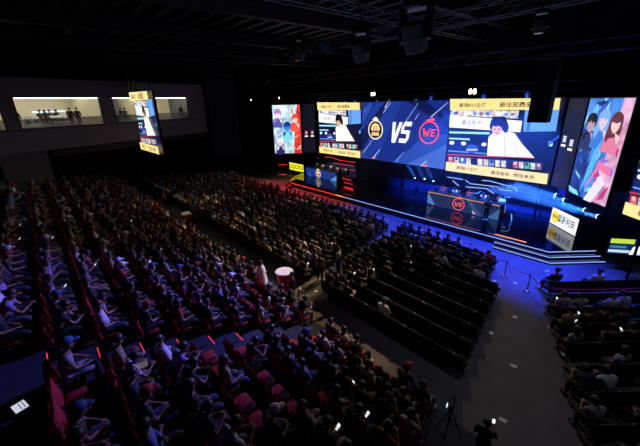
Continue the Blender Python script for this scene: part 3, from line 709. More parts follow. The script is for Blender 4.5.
Lk = lambda x, z=0: Vector((x, 1, z))
SEATED = {
 'phone': dict(pelvis=(0, .2, .56), chest=(0, .17, .93), head=(0, .25, 1.2), elbows=[(-.24, .22, .74), (.24, .22, .74)], wrists=[(-.1, .42, .8), (.1, .42, .8)], knees=[(-.12, .6, .52), (.12, .6, .52)], ankles=[(-.12, .62, .09), (.12, .62, .09)], nlook=Lk(0)),
 'lap': dict(pelvis=(0, .2, .56), chest=(0, .13, .93), head=(0, .16, 1.23), elbows=[(-.26, .14, .72), (.26, .14, .72)], wrists=[(-.13, .36, .66), (.13, .36, .66)], knees=[(-.14, .6, .52), (.14, .6, .52)], ankles=[(-.13, .63, .09), (.13, .63, .09)], nlook=Lk(0)),
 'forward': dict(pelvis=(0, .2, .56), chest=(0, .32, .9), head=(0, .45, 1.13), elbows=[(-.23, .5, .72), (.23, .5, .72)], wrists=[(-.08, .66, .78), (.08, .66, .78)], knees=[(-.15, .6, .52), (.15, .6, .52)], ankles=[(-.14, .6, .09), (.14, .6, .09)], nlook=Lk(.2), hair='bun', fem=True),
 'crossed': dict(pelvis=(0, .2, .56), chest=(0, .13, .93), head=(0, .15, 1.22), elbows=[(-.25, .2, .77), (.25, .2, .77)], wrists=[(.09, .33, .84), (-.09, .35, .8)], knees=[(-.1, .6, .52), (.02, .6, .62)], ankles=[(-.1, .64, .09), (-.16, .72, .3)], nlook=Lk(-.3), long_sleeve=True),
 'turned': dict(pelvis=(0, .2, .56), chest=(0, .16, .93), head=(.02, .2, 1.22), elbows=[(-.26, .16, .74), (.28, .18, .74)], wrists=[(-.13, .38, .68), (.2, .4, .72)], knees=[(-.1, .6, .52), (.16, .6, .52)], ankles=[(-.1, .6, .09), (.14, .64, .09)], nlook=Lk(1.0), hair='long', fem=True),
 'raised': dict(pelvis=(0, .2, .56), chest=(0, .15, .93), head=(0, .18, 1.23), elbows=[(-.26, .16, .74), (.28, .34, .95)], wrists=[(-.13, .38, .68), (.2, .48, 1.2)], knees=[(-.12, .6, .52), (.12, .6, .52)], ankles=[(-.12, .62, .09), (.12, .62, .09)], nlook=Lk(0), hair='long', fem=True),
 'capped': dict(pelvis=(0, .2, .56), chest=(0, .24, .92), head=(0, .34, 1.18), elbows=[(-.24, .32, .74), (.24, .32, .74)], wrists=[(-.1, .5, .7), (.1, .5, .7)], knees=[(-.13, .6, .52), (.13, .6, .52)], ankles=[(-.12, .62, .09), (.12, .62, .09)], nlook=Lk(.1), hair='cap'),
 'relaxed': dict(pelvis=(0, .24, .56), chest=(0, .12, .91), head=(0, .12, 1.2), elbows=[(-.27, .18, .72), (.27, .18, .72)], wrists=[(-.1, .4, .72), (.14, .42, .66)], knees=[(-.13, .62, .52), (.13, .62, .52)], ankles=[(-.13, .72, .09), (.13, .72, .09)], nlook=Lk(-.1), long_sleeve=True, hair='short'),
}
PM = {k: person_meshes(k, **v) for k, v in SEATED.items()}
PL = {k: person_meshes(k, lod=1, **v) for k, v in SEATED.items()}
POSETXT = {'phone': 'looking down at their hands', 'lap': 'hands on lap', 'forward': 'leaning forward', 'crossed': 'arms folded', 'turned': 'head turned', 'raised': 'one hand raised', 'capped': 'in a cap', 'relaxed': 'leaning back'}
TOPS = [('white', (185, 185, 198), 5), ('pale grey', (125, 125, 134), 3.5), ('black', (14, 14, 17), 22), ('navy', (24, 28, 55), 3), ('lavender', (125, 112, 160), 1.6), ('red', (140, 22, 28), 1), ('beige', (145, 128, 102), 1.8), ('sky blue', (85, 112, 165), 1.4), ('dark grey', (44, 44, 50), 5), ('mustard', (160, 112, 38), .5)]
BOTS = [('black', (14, 14, 17), 8), ('jeans blue', (36, 45, 72), 4), ('grey', (62, 62, 68), 2), ('khaki', (105, 92, 72), 1.2), ('white', (150, 150, 160), .8)]
HAIRC = [('black', (14, 12, 13), 8), ('brown', (48, 30, 22), 3), ('fair', (130, 95, 55), .4)]
def pick(rng, L): return rng.choices(L, [x[2] for x in L])[0]
def lc(c): return lin(c)+(1,)
def make_person(R, label, loc, rz, top, bot, hairc, shoe=(210, 210, 215), cap=None, group=None, name='person', robe=None, scale=1):
    t = thing(name, label, 'person', loc, rz, group); t.scale = (scale,)*3
    b = rep('body', R['body'], t)
    rep('shirt', R['top'], t, lc(top)); rep('trousers', R['trousers'], t, lc(bot))
    for i in range(2): rep('shoe', R['shoe%d' % i], t, lc(shoe))
    rep('hair', R['hair'], t, lc(hairc))
    if 'cap' in R: rep('cap', R['cap'], t, lc(cap or (60, 130, 190)))
    if 'robe' in R and robe: rep('cape', R['robe'], t, lc(robe))
    return t

# ------------------------------------------------------------------ chairs
def red_seat_parts():
    d = {}
    b = MB(); v = []
    b.box((0, -.02, .72), (.58, .1, .56), REDF, rot=Matrix.Rotation(math.radians(8), 3, 'X'), bev=.05); d['backrest'] = b.mesh('backrest', True)
    d['backrest_shell'] = MB().box((0, -.085, .66), (.55, .03, .52), mat('dark_red_shell', (110, 14, 22), .6), rot=Matrix.Rotation(math.radians(8), 3, 'X')).mesh('backrest_shell')
    d['seat'] = MB().box((0, .26, .42), (.54, .44, .12), REDF, bev=.05).mesh('seat', True)
    for i, s in enumerate((-1, 1)):
        d['armrest%d' % i] = MB().box((s*.305, .2, .64), (.05, .36, .04), BLK, bev=.015).box((s*.305, .12, .42), (.035, .1, .44), BLK).mesh('armrest')
    d['pedestal'] = MB().box((0, .1, .19), (.08, .12, .36), BLKM).box((0, .1, .012), (.34, .2, .024), BLKM).mesh('pedestal')
    return d
def red_seat_far():
    b = MB().box((0, -.02, .72), (.58, .1, .56), REDF, rot=Matrix.Rotation(math.radians(8), 3, 'X'), bev=.05); b.box((0, .26, .42), (.54, .44, .12), REDF); b.box((0, .1, .19), (.08, .12, .36), BLKM)
    for s in (-1, 1): b.box((s*.305, .2, .62), (.035, .36, .08), BLK)
    return b
def black_chair_parts():
    d = {}
    d['backrest'] = MB().box((0, -.0, .6), (.675, .06, .66), BLKF, rot=Matrix.Rotation(math.radians(6), 3, 'X'), bev=.03).mesh('backrest', True)
    d['seat'] = MB().box((0, .25, .43), (.67, .44, .16), BLKF, bev=.035).mesh('seat', True)
    k = 0
    for s in (-1, 1):
        d['leg%d' % k] = MB().tube([(s*.22, .44, 0), (s*.21, .42, .42)], .014, BLKM, 5).mesh('leg'); k += 1
        d['leg%d' % k] = MB().tube([(s*.22, -.02, 0), (s*.22, .04, .42), (s*.23, -.01, .88)], .014, BLKM, 5).mesh('leg'); k += 1
    d['back_rail'] = MB().box((0, -.045, .94), (.66, .03, .03), mat('rail_grey', (95, 92, 90), .45), bev=.012).mesh('back_rail')
    return d
def black_chair_far():
    b = MB().box((0, -.0, .6), (.675, .06, .66), BLKF, rot=Matrix.Rotation(math.radians(6), 3, 'X')); b.box((0, .25, .43), (.67, .44, .16), BLKF)
    b.box((0, -.045, .94), (.66, .03, .03), mat('rail_grey', (95, 92, 90), .45))
    for s in (-1, 1):
        for y in (.0, .44): b.box((s*.21, y, .21), (.03, .03, .42), BLKM)
    return b

ORD = ['', 'first', 'second', 'third', 'fourth', 'fifth', 'sixth', 'seventh', 'eighth', 'ninth', 'tenth', 'eleventh', 'twelfth', 'thirteenth', 'fourteenth', 'fifteenth', 'sixteenth', 'seventeenth', 'eighteenth', 'nineteenth', 'twentieth']
TENS = ['', '', 'twenty', 'thirty', 'forty', 'fifty', 'sixty', 'seventy', 'eighty', 'ninety']
def ordn(n):
    if n <= 20: return ORD[n]
    if n % 10: return TENS[n//10]+'-'+ORD[n % 10]
    return TENS[n//10][:-1]+'ieth'
# seat records: (kind, x, y, z, rz, place phrase, occupied)
rng = random.Random(21)
seats = []
PITCH_S = .66
for k in range(NR):
    Y = row_y(k); z = row_z(k); L = left_lim(Y)
    n = 0; x = AX0-.3
    while x > L:
        n += 1; occ = rng.random() < (.9 if x > -40 else .85)
        if k == 4 and 3 <= n <= 3: occ = False
        seats.append(('red', x, Y, z, 0, 'red stand, %s row up, %s beyond the aisle' % (ordn(k+1), ordn(n)), occ, k, n)); x -= PITCH_S
    n = 0; x = AX1+.3
    while x < -3.5+.28*k:
        n += 1; occ = rng.random() < .86
        if k == 4 and 3 <= n <= 5: occ = False
        if k == 0 and n in (4, 5): occ = False
        if k == 8 and n in (2, 3): occ = False
        if k == 5 and n in (7, 8): occ = False
        seats.append(('red', x, Y, z, 0, 'red stand, %s row up, %s before the aisle' % (ordn(k+1), ordn(n)), occ, k, -n)); x += PITCH_S
FR_Y = [9.45+.98*i for i in range(10)]
for i, Y in enumerate(FR_Y):
    fr = (Y-9.45)/(18.3-9.45)
    x = -12.9-1.6*fr; L = -38.5 if Y > 12 else max(left_lim(Y)+3, -52); L = -40-(18.3-Y)*.9; n = 0
    while x > L:
        n += 1; occ = rng.random() < .93
        seats.append(('blk', x, Y, 0, 0, 'left block, %s row from back, %s from aisle' % (ordn(i+1), ordn(n)), occ, i, n)); x -= .68
    x = -11.1-1.9*fr+.3; R_ = -3.4-3.0*fr**1.4; n = 0
    while x < R_:
        n += 1; p_occ = (.12, .1, .08, .1, .25, .3, .45, .7, .8, .7)[i]
        if n <= 3: p_occ = max(p_occ, .6)
        if i in (0, 1) and n > 9: p_occ = .25
        occ = rng.random() < p_occ
        seats.append(('blk', x, Y, 0, 0, 'middle block, %s row from back, %s from left' % (ordn(i+1), ordn(n)), occ, i, 100+n)); x += .68
rz_r = math.atan2(rt.y, rt.x)
for i in range(9):
    hdist = 13.75-1.05*i; l0 = 7.4+(hdist-6.5)*.515+.25
    for j in range(9):
        p_ = rt*(l0+.68*j)+hd*hdist
        occ = rng.random() < (.45, .0, .8, .75, .7, .7, .7, .8, .8)[i]
        if i == 0: occ = j in (0, 3)
        seats.append(('blk', p_.x, p_.y, 0, rz_r, 'right block, %s row from stage, %s from walkway' % (ordn(i+1), ordn(j+1)), occ, i, 200+j))
vis = []
for s in seats:
    c = Vector((s[1], s[2], s[3]+.9))
    if inframe(c, 18, 26):
        vis.append((proj(c)[2], s))
vis.sort(key=lambda t: t[0])
LABELM = MB().box((0, -.075, .97), (.09, .012, .06), mat('label_white', (235, 238, 245), .5)).mesh('row_label')
RS = red_seat_parts(); BC = black_chair_parts()
def merge_np(tmpl, insts, name, mats):
    pass
def stuffmesh(name, items, label, cat):
    """items: list of (V ndarray, F list, matidx, x,y,z,rz)"""
    VV = []; FF = []; MI = []; off = 0; mats = []
    for (V, F_, M, x, y, z, rz) in items:
        c, s = math.cos(rz), math.sin(rz); X = V[:, 0]*c-V[:, 1]*s+x; Y = V[:, 0]*s+V[:, 1]*c+y
        VV.append(np.stack([X, Y, V[:, 2]+z], 1))
        FF += [tuple(a+off for a in f) for f in F_]; off += len(V)
        for mm in (M if isinstance(M, list) else [M]*len(F_)):
            if mm not in mats: mats.append(mm)
            MI.append(mats.index(mm))
    me = bpy.data.meshes.new(name); me.from_pydata(np.concatenate(VV).tolist(), [], FF)
    for M in mats: me.materials.append(M)
    me.polygons.foreach_set('material_index', MI); me.update()
    o = bpy.data.objects.new(name, me); col.objects.link(o); return tag(o, label, cat, kind='stuff')
cnt = {'red': 0, 'blk': 0}; far = {'red': [], 'blk': []}
for dist, s in vis:
    kd = s[0]
    if cnt[kd] < 300:
        cnt[kd] += 1; D = RS if kd == 'red' else BC
        if kd == 'red': t = thing('auditorium_seat', 'red seat'+('' if s[6] else ', empty')+', '+s[5], 'seat', (s[1], s[2], s[3]), s[4], 'red seats of the stepped stand')
        else: t = thing('floor_chair', 'black chair'+('' if s[6] else ', empty')+', '+s[5], 'chair', (s[1], s[2], s[3]), s[4], 'black chairs on the hall floor')
        for nm, me in D.items(): rep(nm.rstrip('0123456789'), me, t)
        if kd == 'blk' and s[8] >= 100 and abs(s[8]) % 3 == 0: rep('row_label', LABELM, t)
    else: far[kd].append(s)
for kd, fn, nm, lab, cat in (('red', red_seat_far, 'auditorium_seats', 'far red seats of the stepped stand beneath the lounge windows', 'seats'), ('blk', black_chair_far, 'floor_chairs', 'far black floor chairs of the left floor block beneath its crowd', 'chairs')):
    b = fn(); V = np.array(b.v); mats_ = [b.mats[i] for i in b.m]
    if far[kd]: stuffmesh(nm, [(V, b.f, mats_, s[1], s[2], s[3], s[4]) for s in far[kd]], lab, cat)

# spectators
rp = random.Random(5)
fixed = {}     # hand picked people near the camera: (k, n) -> pose, top, bottom
fixed[(7, 1)] = ('lap', TOPS[0], BOTS[1]); fixed[(8, -1)] = ('capped', TOPS[1], BOTS[4]); fixed[(7, -1)] = ('phone', TOPS[6], BOTS[3]); fixed[(7, -2)] = ('forward', TOPS[0], BOTS[3])
fixed[(6, -2)] = ('forward', TOPS[4], BOTS[3]); fixed[(6, -1)] = ('relaxed', TOPS[0], BOTS[2]); fixed[(8, -5)] = ('phone', TOPS[8], BOTS[1])
pc = 0; farp = []; PMATS = {}
def pm(name, rgb, M=None):
    return mat('crowd_'+name, rgb, .8, noise=.1)
near_people = []
CLEAR = [(-12.35, 7.15), (-12.35, 6.4), (-12.1, 11.6), (-12.2, 10.3), (-13.7, 16.2)]
for dist, s in vis:
    if any(abs(s[1]-a)+abs(s[2]+.35-b) < .75 for a, b in CLEAR): continue
    if not s[6] and (s[7], s[8]) not in fixed: continue
    rpos = [k for k in SEATED if k != 'raised']*2+['raised']
    if s[0] == 'red' and (s[7], s[8]) in fixed: pose, top, bot = fixed[(s[7], s[8])]
    else: pose, top, bot = rp.choice(rpos), pick(rp, TOPS), pick(rp, BOTS)
    if s[0] == 'red' and s[2] < 1 and (s[7], s[8]) not in fixed and rp.random() < .4: top = rp.choice([TOPS[0], TOPS[1], TOPS[4], TOPS[7]])
    hc = pick(rp, HAIRC); dr = rp.uniform(-.15, .15); sc = rp.uniform(1.03, 1.13)*(1.06 if s[0] == 'blk' else 1)
    if pc < 300:
        pc += 1; R = PM[pose]
        capc = (45, 90, 135) if (s[7], s[8]) == (8, -1) else rp.choice([(40, 75, 115), (210, 210, 220), (30, 30, 35), (150, 40, 50)])
        lb = '%s haired person in %s, %s' % (hc[0], top[0], s[5])
        t = make_person(R, lb, (s[1], s[2]+.0, s[3]), s[4]+dr*.3, top[1], bot[1], hc[1], rp.choice([(225, 225, 230), (20, 20, 24), (120, 30, 35)]), capc, 'seated spectators', scale=sc)
        near_people.append((t, pose, s, top[0]))
    else: farp.append((pose, top, bot, hc, s, sc))
LODC = {}
def lodparts(pose):
    if pose in LODC: return LODC[pose]
    R = PL[pose]; o = []
    for key in ('body', 'top', 'trousers', 'hair', 'shoe0', 'shoe1')+(('cap',) if 'cap' in R else ()):
        me = R[key]; V = np.empty(len(me.vertices)*3); me.vertices.foreach_get('co', V); o.append((key, V.reshape(-1, 3), [tuple(p.vertices) for p in me.polygons]))
    LODC[pose] = o; return o
items = []
for pose, top, bot, hc, s, sc in farp:
    for key, V, F_ in lodparts(pose):
        M = {'body': SKIN, 'top': pm('top_'+top[0], top[1]), 'trousers': pm('bottom_'+bot[0], bot[1]), 'hair': pm('hair_'+hc[0], hc[1]), 'shoe0': pm('shoe', (120, 120, 125)), 'shoe1': pm('shoe', (120, 120, 125)), 'cap': pm('cap', (60, 110, 160))}[key]
        items.append((V, F_, M, s[1], s[2], s[3], s[4]))
if items: stuffmesh('spectator_crowd', items, 'dense far crowd of seated spectators filling the back of the hall', 'crowd')
print('SEATS', len(vis), 'PEOPLE', pc, len(farp))

# glowing phones in hands
PHG = emi('phone_screen_glow', (225, 235, 255), 1.5)
for M_n, (t, pose, s, tp) in enumerate(near_people):
    if pose not in ('phone', 'raised') or rp.random() > (.4 if s[0] == 'red' else .8): continue
    R = PM[pose]
    w1 = (R['hands'][0]+R['hands'][1])/2+Vector((0, .09, .03)) if pose == 'phone' else R['hands'][1]+(R['hands'][1]-R['elbows'][1]).normalized()*.11
    c, sn = math.cos(t.rotation_euler.z), math.sin(t.rotation_euler.z); k = t.scale[0]
    loc = Vector((s[1]+(w1.x*c-w1.y*sn)*k, s[2]+(w1.x*sn+w1.y*c)*k, s[3]+w1.z*k))
    ph = thing('phone', 'lit phone, person in %s, %s' % (tp, s[5]), 'phone', loc, t.rotation_euler.z, 'phones held by spectators')
    Rt = Matrix.Rotation(math.radians(-50 if pose == 'phone' else 12), 3, 'X')
    MB().box((0, 0, 0), (.075, .012, .15), BLK, rot=Rt).build('phone_case', ph); MB().box(Rt @ Vector((0, -.0075, 0)), (.066, .002, .138), PHG, rot=Rt).build('phone_screen', ph)

t = thing('tablet', 'bright white tablet lying on a lap at the lower left picture edge', 'tablet', (-6.65, -1.24, 4.5), .3)
MB().box((0, 0, 0), (.27, .2, .012), BLK, bev=.005).build('tablet_case', t); MB().box((0, 0, .008), (.25, .18, .003), emi('tablet_glow', (200, 205, 225), 1.0)).box((.0, .05, .011), (.2, .012, .002), INK).box((.0, .0, .011), (.2, .012, .002), INK).build('tablet_screen', t)
q = onz(141, 366, 3.95); tag(MB().box((0, 0, 0), (.2, .26, .02), mat('yellow_folder', (225, 225, 120), .6), bev=.008).build('folder', loc=q), 'small pale yellow folder held on a lap in the red stand', 'folder')
# standing people
STAND = dict(pelvis=(0, 0, .95), chest=(0, 0, 1.3), head=(0, .02, 1.6), knees=[(-.1, .02, .5), (.1, .02, .5)], ankles=[(-.11, 0, .09), (.11, 0, .09)], nlook=Lk(0))
S1 = person_meshes('s1', elbows=[(-.28, -.02, 1.08), (.28, -.02, 1.08)], wrists=[(-.27, .08, .86), (.27, .08, .86)], long_sleeve=True, **STAND)
S2 = person_meshes('s2', elbows=[(-.25, .03, 1.1), (.26, .1, 1.12)], wrists=[(-.1, .24, 1.12), (.12, .3, 1.3)], **STAND)
S3 = person_meshes('s3', elbows=[(-.26, 0, 1.1), (.26, 0, 1.1)], wrists=[(-.12, .2, 1.05), (.12, .2, 1.05)], robe=True, hair='long', fem=True, **STAND)
BLACKH = (14, 12, 13)
_x = min((abs(proj((a*.01, 7.3, .2))[0]-263), a*.01) for a in range(-1600, -900))[1]
p_ = Vector((_x, 7.3, .2)); print('ROBE', _x, proj(p_)); make_person(S3, 'standing person wrapped in a long pale blue cape at the front of the stand', (p_.x, 7.3, .2), -.4, (190, 195, 215), (120, 120, 140), BLACKH, robe=(225, 230, 250))
p_ = onz(290, 306, 0); make_person(S1, 'standing staff member in black beside the white-topped counter', (p_.x-.1, 7.95, 0), 2.6, (16, 16, 18), (16, 16, 18), BLACKH, shoe=(20, 20, 22))
p_ = onz(488, 421, 1.68); op = make_person(S2, 'standing person in black beside the camera tripod, holding up a lit phone', (p_.x, p_.y, 0), .25, (22, 20, 24), (16, 16, 18), BLACKH, shoe=(20, 20, 22))
for (x, y, z, rz_, lb, tp) in ((335, 262, 0, 2.0, 'standing person in white walking between the two floor blocks', (200, 195, 190)), (326, 268, 0, .5, 'standing person in grey shirt at the aisle between the floor blocks', (110, 110, 118)), (378, 245, 0, 1.2, 'standing person in pale shirt in the front of the cross aisle', (180, 170, 165))):
    q = {335: Vector((-12.1, 11.6, 0)), 326: Vector((-12.2, 10.3, 0)), 378: Vector((-13.7, 16.2, 0))}[x]; make_person(S1, lb, q, rz_, tp, (30, 30, 40), BLACKH)
q = onz(210, 222, 0); make_person(S1, 'standing person in dark jacket near the far white-topped counter', (q.x, 8.6, 0), .3, (40, 30, 40), (20, 20, 22), BLACKH)
q = onz(157, 208, 1.2); make_person(S1, 'standing usher in an orange vest at the far front of the stand', (-33.5, 8.6, 0), 0, (240, 110, 30), (40, 30, 30), BLACKH)
MB_ = thing('phone', 'lit white phone held up by the person beside the camera tripod', 'phone', (p_.x, p_.y, 0), .25)
MB().box((.12, .33, 1.42), (.075, .012, .15), WHITE).build('phone_case', MB_); MB().box((.12, .322, 1.42), (.068, .003, .14), PHG).build('phone_screen', MB_)
# players behind the desks
JER = {'we': [(200, 60, 40), (225, 215, 215), (200, 70, 45), (210, 200, 205), (190, 60, 45)], 'gold': [(225, 225, 235)]*5}
HS = mat('headset_black', (20, 20, 24), .4)
def headset(t, head):
    mb = MB(); h_ = Vector(head); mb.tube([h_+Vector((.115*math.cos(a), -.01, .03+.115*math.sin(a))) for a in [PI*i/8 for i in range(9)]], .012, HS, 5)
    for s in (-1, 1): mb.ell(h_+Vector((s*.112, 0, -.01)), (.022, .04, .045), HS, 8, 6)
    mb.build('headset', t)
def players(x0, x1, Y, kind, word):
    localize(MB().box(((x0+x1)/2, Y+1.5, .7), (x1-x0+.8, 1.2, .39), RISER).build('player_riser', None), stage)
    for i in range(5):
        x = x0+(x1-x0)*(i+.5)/5
        c = thing('gaming_chair', 'black gaming chair, %s from left behind the %s desk' % (ordn(i+1), word), 'chair', (x, Y+1.55, .9), PI, 'gaming chairs behind the desks')
        for nm, me in BC.items(): rep(nm.rstrip('0123456789'), me, c)
        t = make_person(PM['forward' if i % 2 else 'phone'], 'player with headset in a %s jersey, %s from left behind the %s desk' % ('white' if kind == 'gold' or i in (1, 3) else 'red', ordn(i+1), word), (x, Y+1.55, .9), PI, JER[kind][i], (20, 20, 24), BLACKH, group='players at the desks')
        headset(t, PM['forward' if i % 2 else 'phone']['head'])
        mo = thing('desk_monitor', 'thin black monitor in front of the %s player at the %s desk' % (ordn(i+1), word), 'monitor', (x, Y+.3, 1.75 if kind == 'we' else 1.6), 0, 'monitors on the desks')
        MB().box((0, 0, .17), (.42, .03, .2), BLK, bev=.01).build('display', mo); MB().box((0, .02, .05), (.04, .03, .1), BLKM).box((0, .02, .008), (.2, .16, .016), BLKM).build('monitor_stand', mo)
players(xa, xb, dY, 'we', 'grey-blue'); players(xc, xd+.9, bY, 'gold', 'blue')
q = onz(486.5, 219, .5); print('REF', q); make_person(S1, 'standing referee in black in front of the grey-blue player desk', (q.x, min(q.y, 25.1), .5), PI, (14, 14, 18), (14, 14, 18), BLACKH)
q = ony(502.5, 200, 26.6); make_person(S3, 'standing host in a long white outfit behind the right end of the desk', (q.x, 26.6, .5), PI, (230, 232, 240), (200, 200, 210), BLACKH, robe=(235, 238, 248))
# yellow sign
cpt = onz(296.5, 169.6, .55)
sw_ = 1.1
ql, qr = ony(289.5, 165, 26.7), ony(303.3, 165, 26.7)
sign((ql.x, 26.7), (qr.x, 26.7), .56, 1.55, 'yellow lit phone-sponsor sign standing at the left end of the stage', lambda p: (p.rect(0, 0, 1, 1, scr((245, 238, 50), 1.1)), p.text(.5, .5, p.Hh*.8, 'iQOO', INK, sx=p.W/(p.Hh*.8*2.75))))

# ------------------------------------------------------------------ lounge people, furniture
def on_b(x, y, d=0): return onp(x, y, BL(0, d, 0), nB)
rzb = math.atan2(nB.y, nB.x)-PI/2
lp = [(39.5, 1.4, 1), (44.5, 1.5, 0), (49.5, 1.2, 1), (56, 1.3, 0), (69.5, .75, 2), (77, .8, 2), (114, .9, 1), (121, 1.1, 0), (125, 1.3, 1), (181, .9, 2), (14.5, 1.2, 2)]
for i, (x, d, k) in enumerate(lp):
    q = on_b(x, 112, d); lb = ['person with dark hair watching from the lounge window, leftmost of the seated four', 'person in black in the lounge window, second of the seated four', 'person in dark top in the lounge window, third of the seated four', 'person in dark top in the lounge window, rightmost of the seated four', 'left of the two people standing close together in the lounge window', 'right of the two people standing close together in the lounge window', 'leftmost person in the second lounge window', 'middle person in the second lounge window', 'rightmost person in the second lounge window, beside the hanging screen', 'person standing at the right end of the farthest lounge window', 'person at the far left frame of the widest lounge window'][i]
    if k == 2: make_person(S1, lb, (q.x, q.y, 7.75), rzb, (24, 22, 26), (20, 20, 22), BLACKH, scale=.97)
    else:
        make_person(PM['lap' if k else 'turned'], lb, (q.x-nB.x*.2, q.y-nB.y*.2, 7.95), rzb, (60, 50, 52) if k else (24, 22, 26), (20, 20, 22), BLACKH)
        st = thing('lounge_stool', 'pale stool under '+lb[:40].rsplit(' ', 1)[0], 'stool', (q.x, q.y, 7.75)); st['label'] = 'pale stool of the %s seated guest in the lounge windows' % ordn(i+1)
        MB().box((0, 0, .62), (.4, .4, .06), WHITE, bev=.02).build('seat', st); MB().tube([(0, 0, 0), (0, 0, .6)], .03, STEEL, 8).lathe([(.18, 0), (.18, .02)], STEEL, n=12).build('pedestal', st)
for i, x in enumerate((27, 34, 53, 60, 66)):
    q = on_b(x, 114, .75); c = BL(0, 0, 0); t = thing('lounge_chair', 'white curved chair, %s from left along the widest lounge window' % ordn(i+1), 'chair', (q.x, q.y, 7.75), rzb, 'white chairs in the lounge')
    mb = MB(); n = 9; vv = []; ff = []
    for j in range(n):
        a = PI+PI*j/(n-1); 
        for (r_, z_) in ((.24, .45), (.28, .95), (.25, .95), (.21, .45)): vv.append((r_*math.cos(a), r_*math.sin(a), z_+.12*math.sin(PI*j/(n-1))*(z_ > .6)))
    for j in range(n-1):
        for e in range(4): ff.append((j*4+e, j*4+(e+1) % 4, (j+1)*4+(e+1) % 4, (j+1)*4+e))
    mb.add(vv, ff, WHITE); mb.build('backrest', t, True); MB().box((0, 0, .45), (.42, .4, .06), WHITE, bev=.025).build('seat', t)
    for sx, sy in ((-1, -1), (1, -1), (-1, 1), (1, 1)): MB().tube([(sx*.15, sy*.15, .43), (sx*.19, sy*.19, 0)], .012, STEEL, 5).build('leg', t)

# ------------------------------------------------------------------ floor things
# round counters
TOPW = mat('counter_top_white', (240, 236, 238), .35); REDL = mat('red_laminate', (170, 20, 26), .5)
for (x, y, lb) in ((284, 271, 'round red counter with a white top beside the standing staff in black'), (187, 213, 'far round red counter with a white top at the left floor block')):
    q = onz(x, y, 1.12); t = thing('promo_counter', lb, 'counter', (q.x, q.y, 0), group=None)
    MB().lathe([(.42, 0), (.42, .06), (.38, .08), (.38, 1.0), (.42, 1.02), (.42, 1.06)], REDL, n=28).build('drum', t, False); MB().lathe([(.47, 1.06), (.47, 1.1), (.45, 1.12), (.0001, 1.12)], TOPW, n=28).build('counter_top', t)
# camera tripod
q = onz(452, 403, 1.62); t = thing('camera_tripod', 'black video camera on a tripod standing in front of the stand near the bottom edge', 'tripod', (q.x, q.y, 0), .3)
for i in range(3):
    a = 2*PI*i/3+.4; MB().tube([(.04*math.cos(a), .04*math.sin(a), 1.3), (.3*math.cos(a), .3*math.sin(a), .6), (.5*math.cos(a), .5*math.sin(a), .02)], .02, BLKM, 6, .013).build('leg', t)
MB().tube([(0, 0, .8), (0, 0, 1.42)], .025, BLKM, 8).build('centre_column', t); MB().tube([(0, 0, 1.38), (.1, -.35, 1.2)], .012, BLKM, 6).build('pan_handle', t)
cm = MB().box((0, .02, 1.53), (.13, .32, .17), BLK, bev=.02).build('camera_body', t); MB().tube([(0, .18, 1.53), (0, .34, 1.53)], .05, BLKM, 12, .06).build('lens', cm); MB().box((-.1, -.12, 1.6), (.02, .1, .07), PHG).build('viewfinder_screen', cm)
# stanchions with red belt
RPM = mat('red_rope', (190, 25, 30), .7)
pts = [Vector((x, 19.35, 0)) for x in (-32, -29.6, -27.2, -24.8, -22.4, -20, -17.6, -15.2, -12.8, -10.6)]+[Vector((-8.0, 18.9, 0))]+[onz(504, 277, 0), onz(527, 291, 0), onz(553, 304, 0)]
pts[-1] = Vector((-3.05, 16.69, 0))
for i, p_ in enumerate(pts):
    t = thing('stanchion', 'steel barrier post, %s from the right-hand end of the rope line' % ordn(len(pts)-i), 'barrier post', p_, group='rope barrier posts')
    MB().lathe([(.17, 0), (.17, .02), (.05, .05), (.0001, .055)], STEEL, n=20).build('base', t, True); MB().tube([(0, 0, .04), (0, 0, .95)], .025, STEEL, 8).build('pole', t); MB().lathe([(.04, .93), (.045, .97), (.02, 1.0)], STEEL, n=10).build('cap', t)
    if i:
        a, b = pts[i-1]+UPV*.9, p_+UPV*.9
        pp = [a+(b-a)*s-UPV*(.1*4*s*(1-s)) for s in [j/8 for j in range(9)]]
        tag(MB().tube(pp, .018, RPM, 5).build('barrier_rope'), 'red rope sagging between the %s and %s posts counted from its right-hand end' % (ordn(len(pts)-i), ordn(len(pts)-i+1)), 'rope', 'red barrier ropes')
a = pts[-1]+UPV*.9; b = a+rt*5.2
tag(MB().tube([a+(b-a)*s-UPV*(.1*4*s*(1-s)) for s in [j/10 for j in range(11)]], .02, RPM, 5).build('barrier_rope'), 'long red rope running along the front rows of the angled right block', 'rope', 'red barrier ropes')
t = thing('stanchion', 'steel barrier post hidden beyond the right end of the angled block', 'barrier post', Vector((b.x, b.y, 0)), group='rope barrier posts')
MB().lathe([(.17, 0), (.17, .02), (.05, .05), (.0001, .055)], STEEL, n=20).build('base', t, True); MB().tube([(0, 0, .04), (0, 0, .95)], .025, STEEL, 8).build('pole', t)
# paper flyers on the floor and on chairs
PAPER = mat('white_paper', (235, 238, 245), .5)
fl = [(515, 283, 'beside the first rope posts'), (515, 317, 'in the middle of the walkway'), (513.5, 366, 'lower in the walkway'), (503, 420, 'nearest the bottom edge in the walkway'), (491, 333, 'by the right end of the middle block'), (494, 281, 'at the front right chairs of the middle block'), (451, 244, 'in front of the middle block'), (547, 271, 'on the blue-lit floor before the steps'), (564, 355, 'by the left end of the angled block'), (580.5, 377, 'next to the angled block chairs, lower one'), (303, 291, 'on the aisle floor by the staff, left one'), (316, 291, 'on the aisle floor by the staff, right one'), (553, 300, 'by the last rope post')]
for i, (x, y, ph) in enumerate(fl):
    q = onz(x, y, 0); a = rp.uniform(0, PI); mb = MB(); mb.box((0, 0, .004), (.21, .13, .006), PAPER, rot=rotz(a)); mb.box((.03, .02, .009), (.12, .1, .004), PAPER, rot=rotz(a+.3)); o = mb.build('flyer', loc=(q.x, q.y, 0)); tag(o, 'small white flyer lying '+ph, 'flyer', 'flyers on the floor')
nf = 0
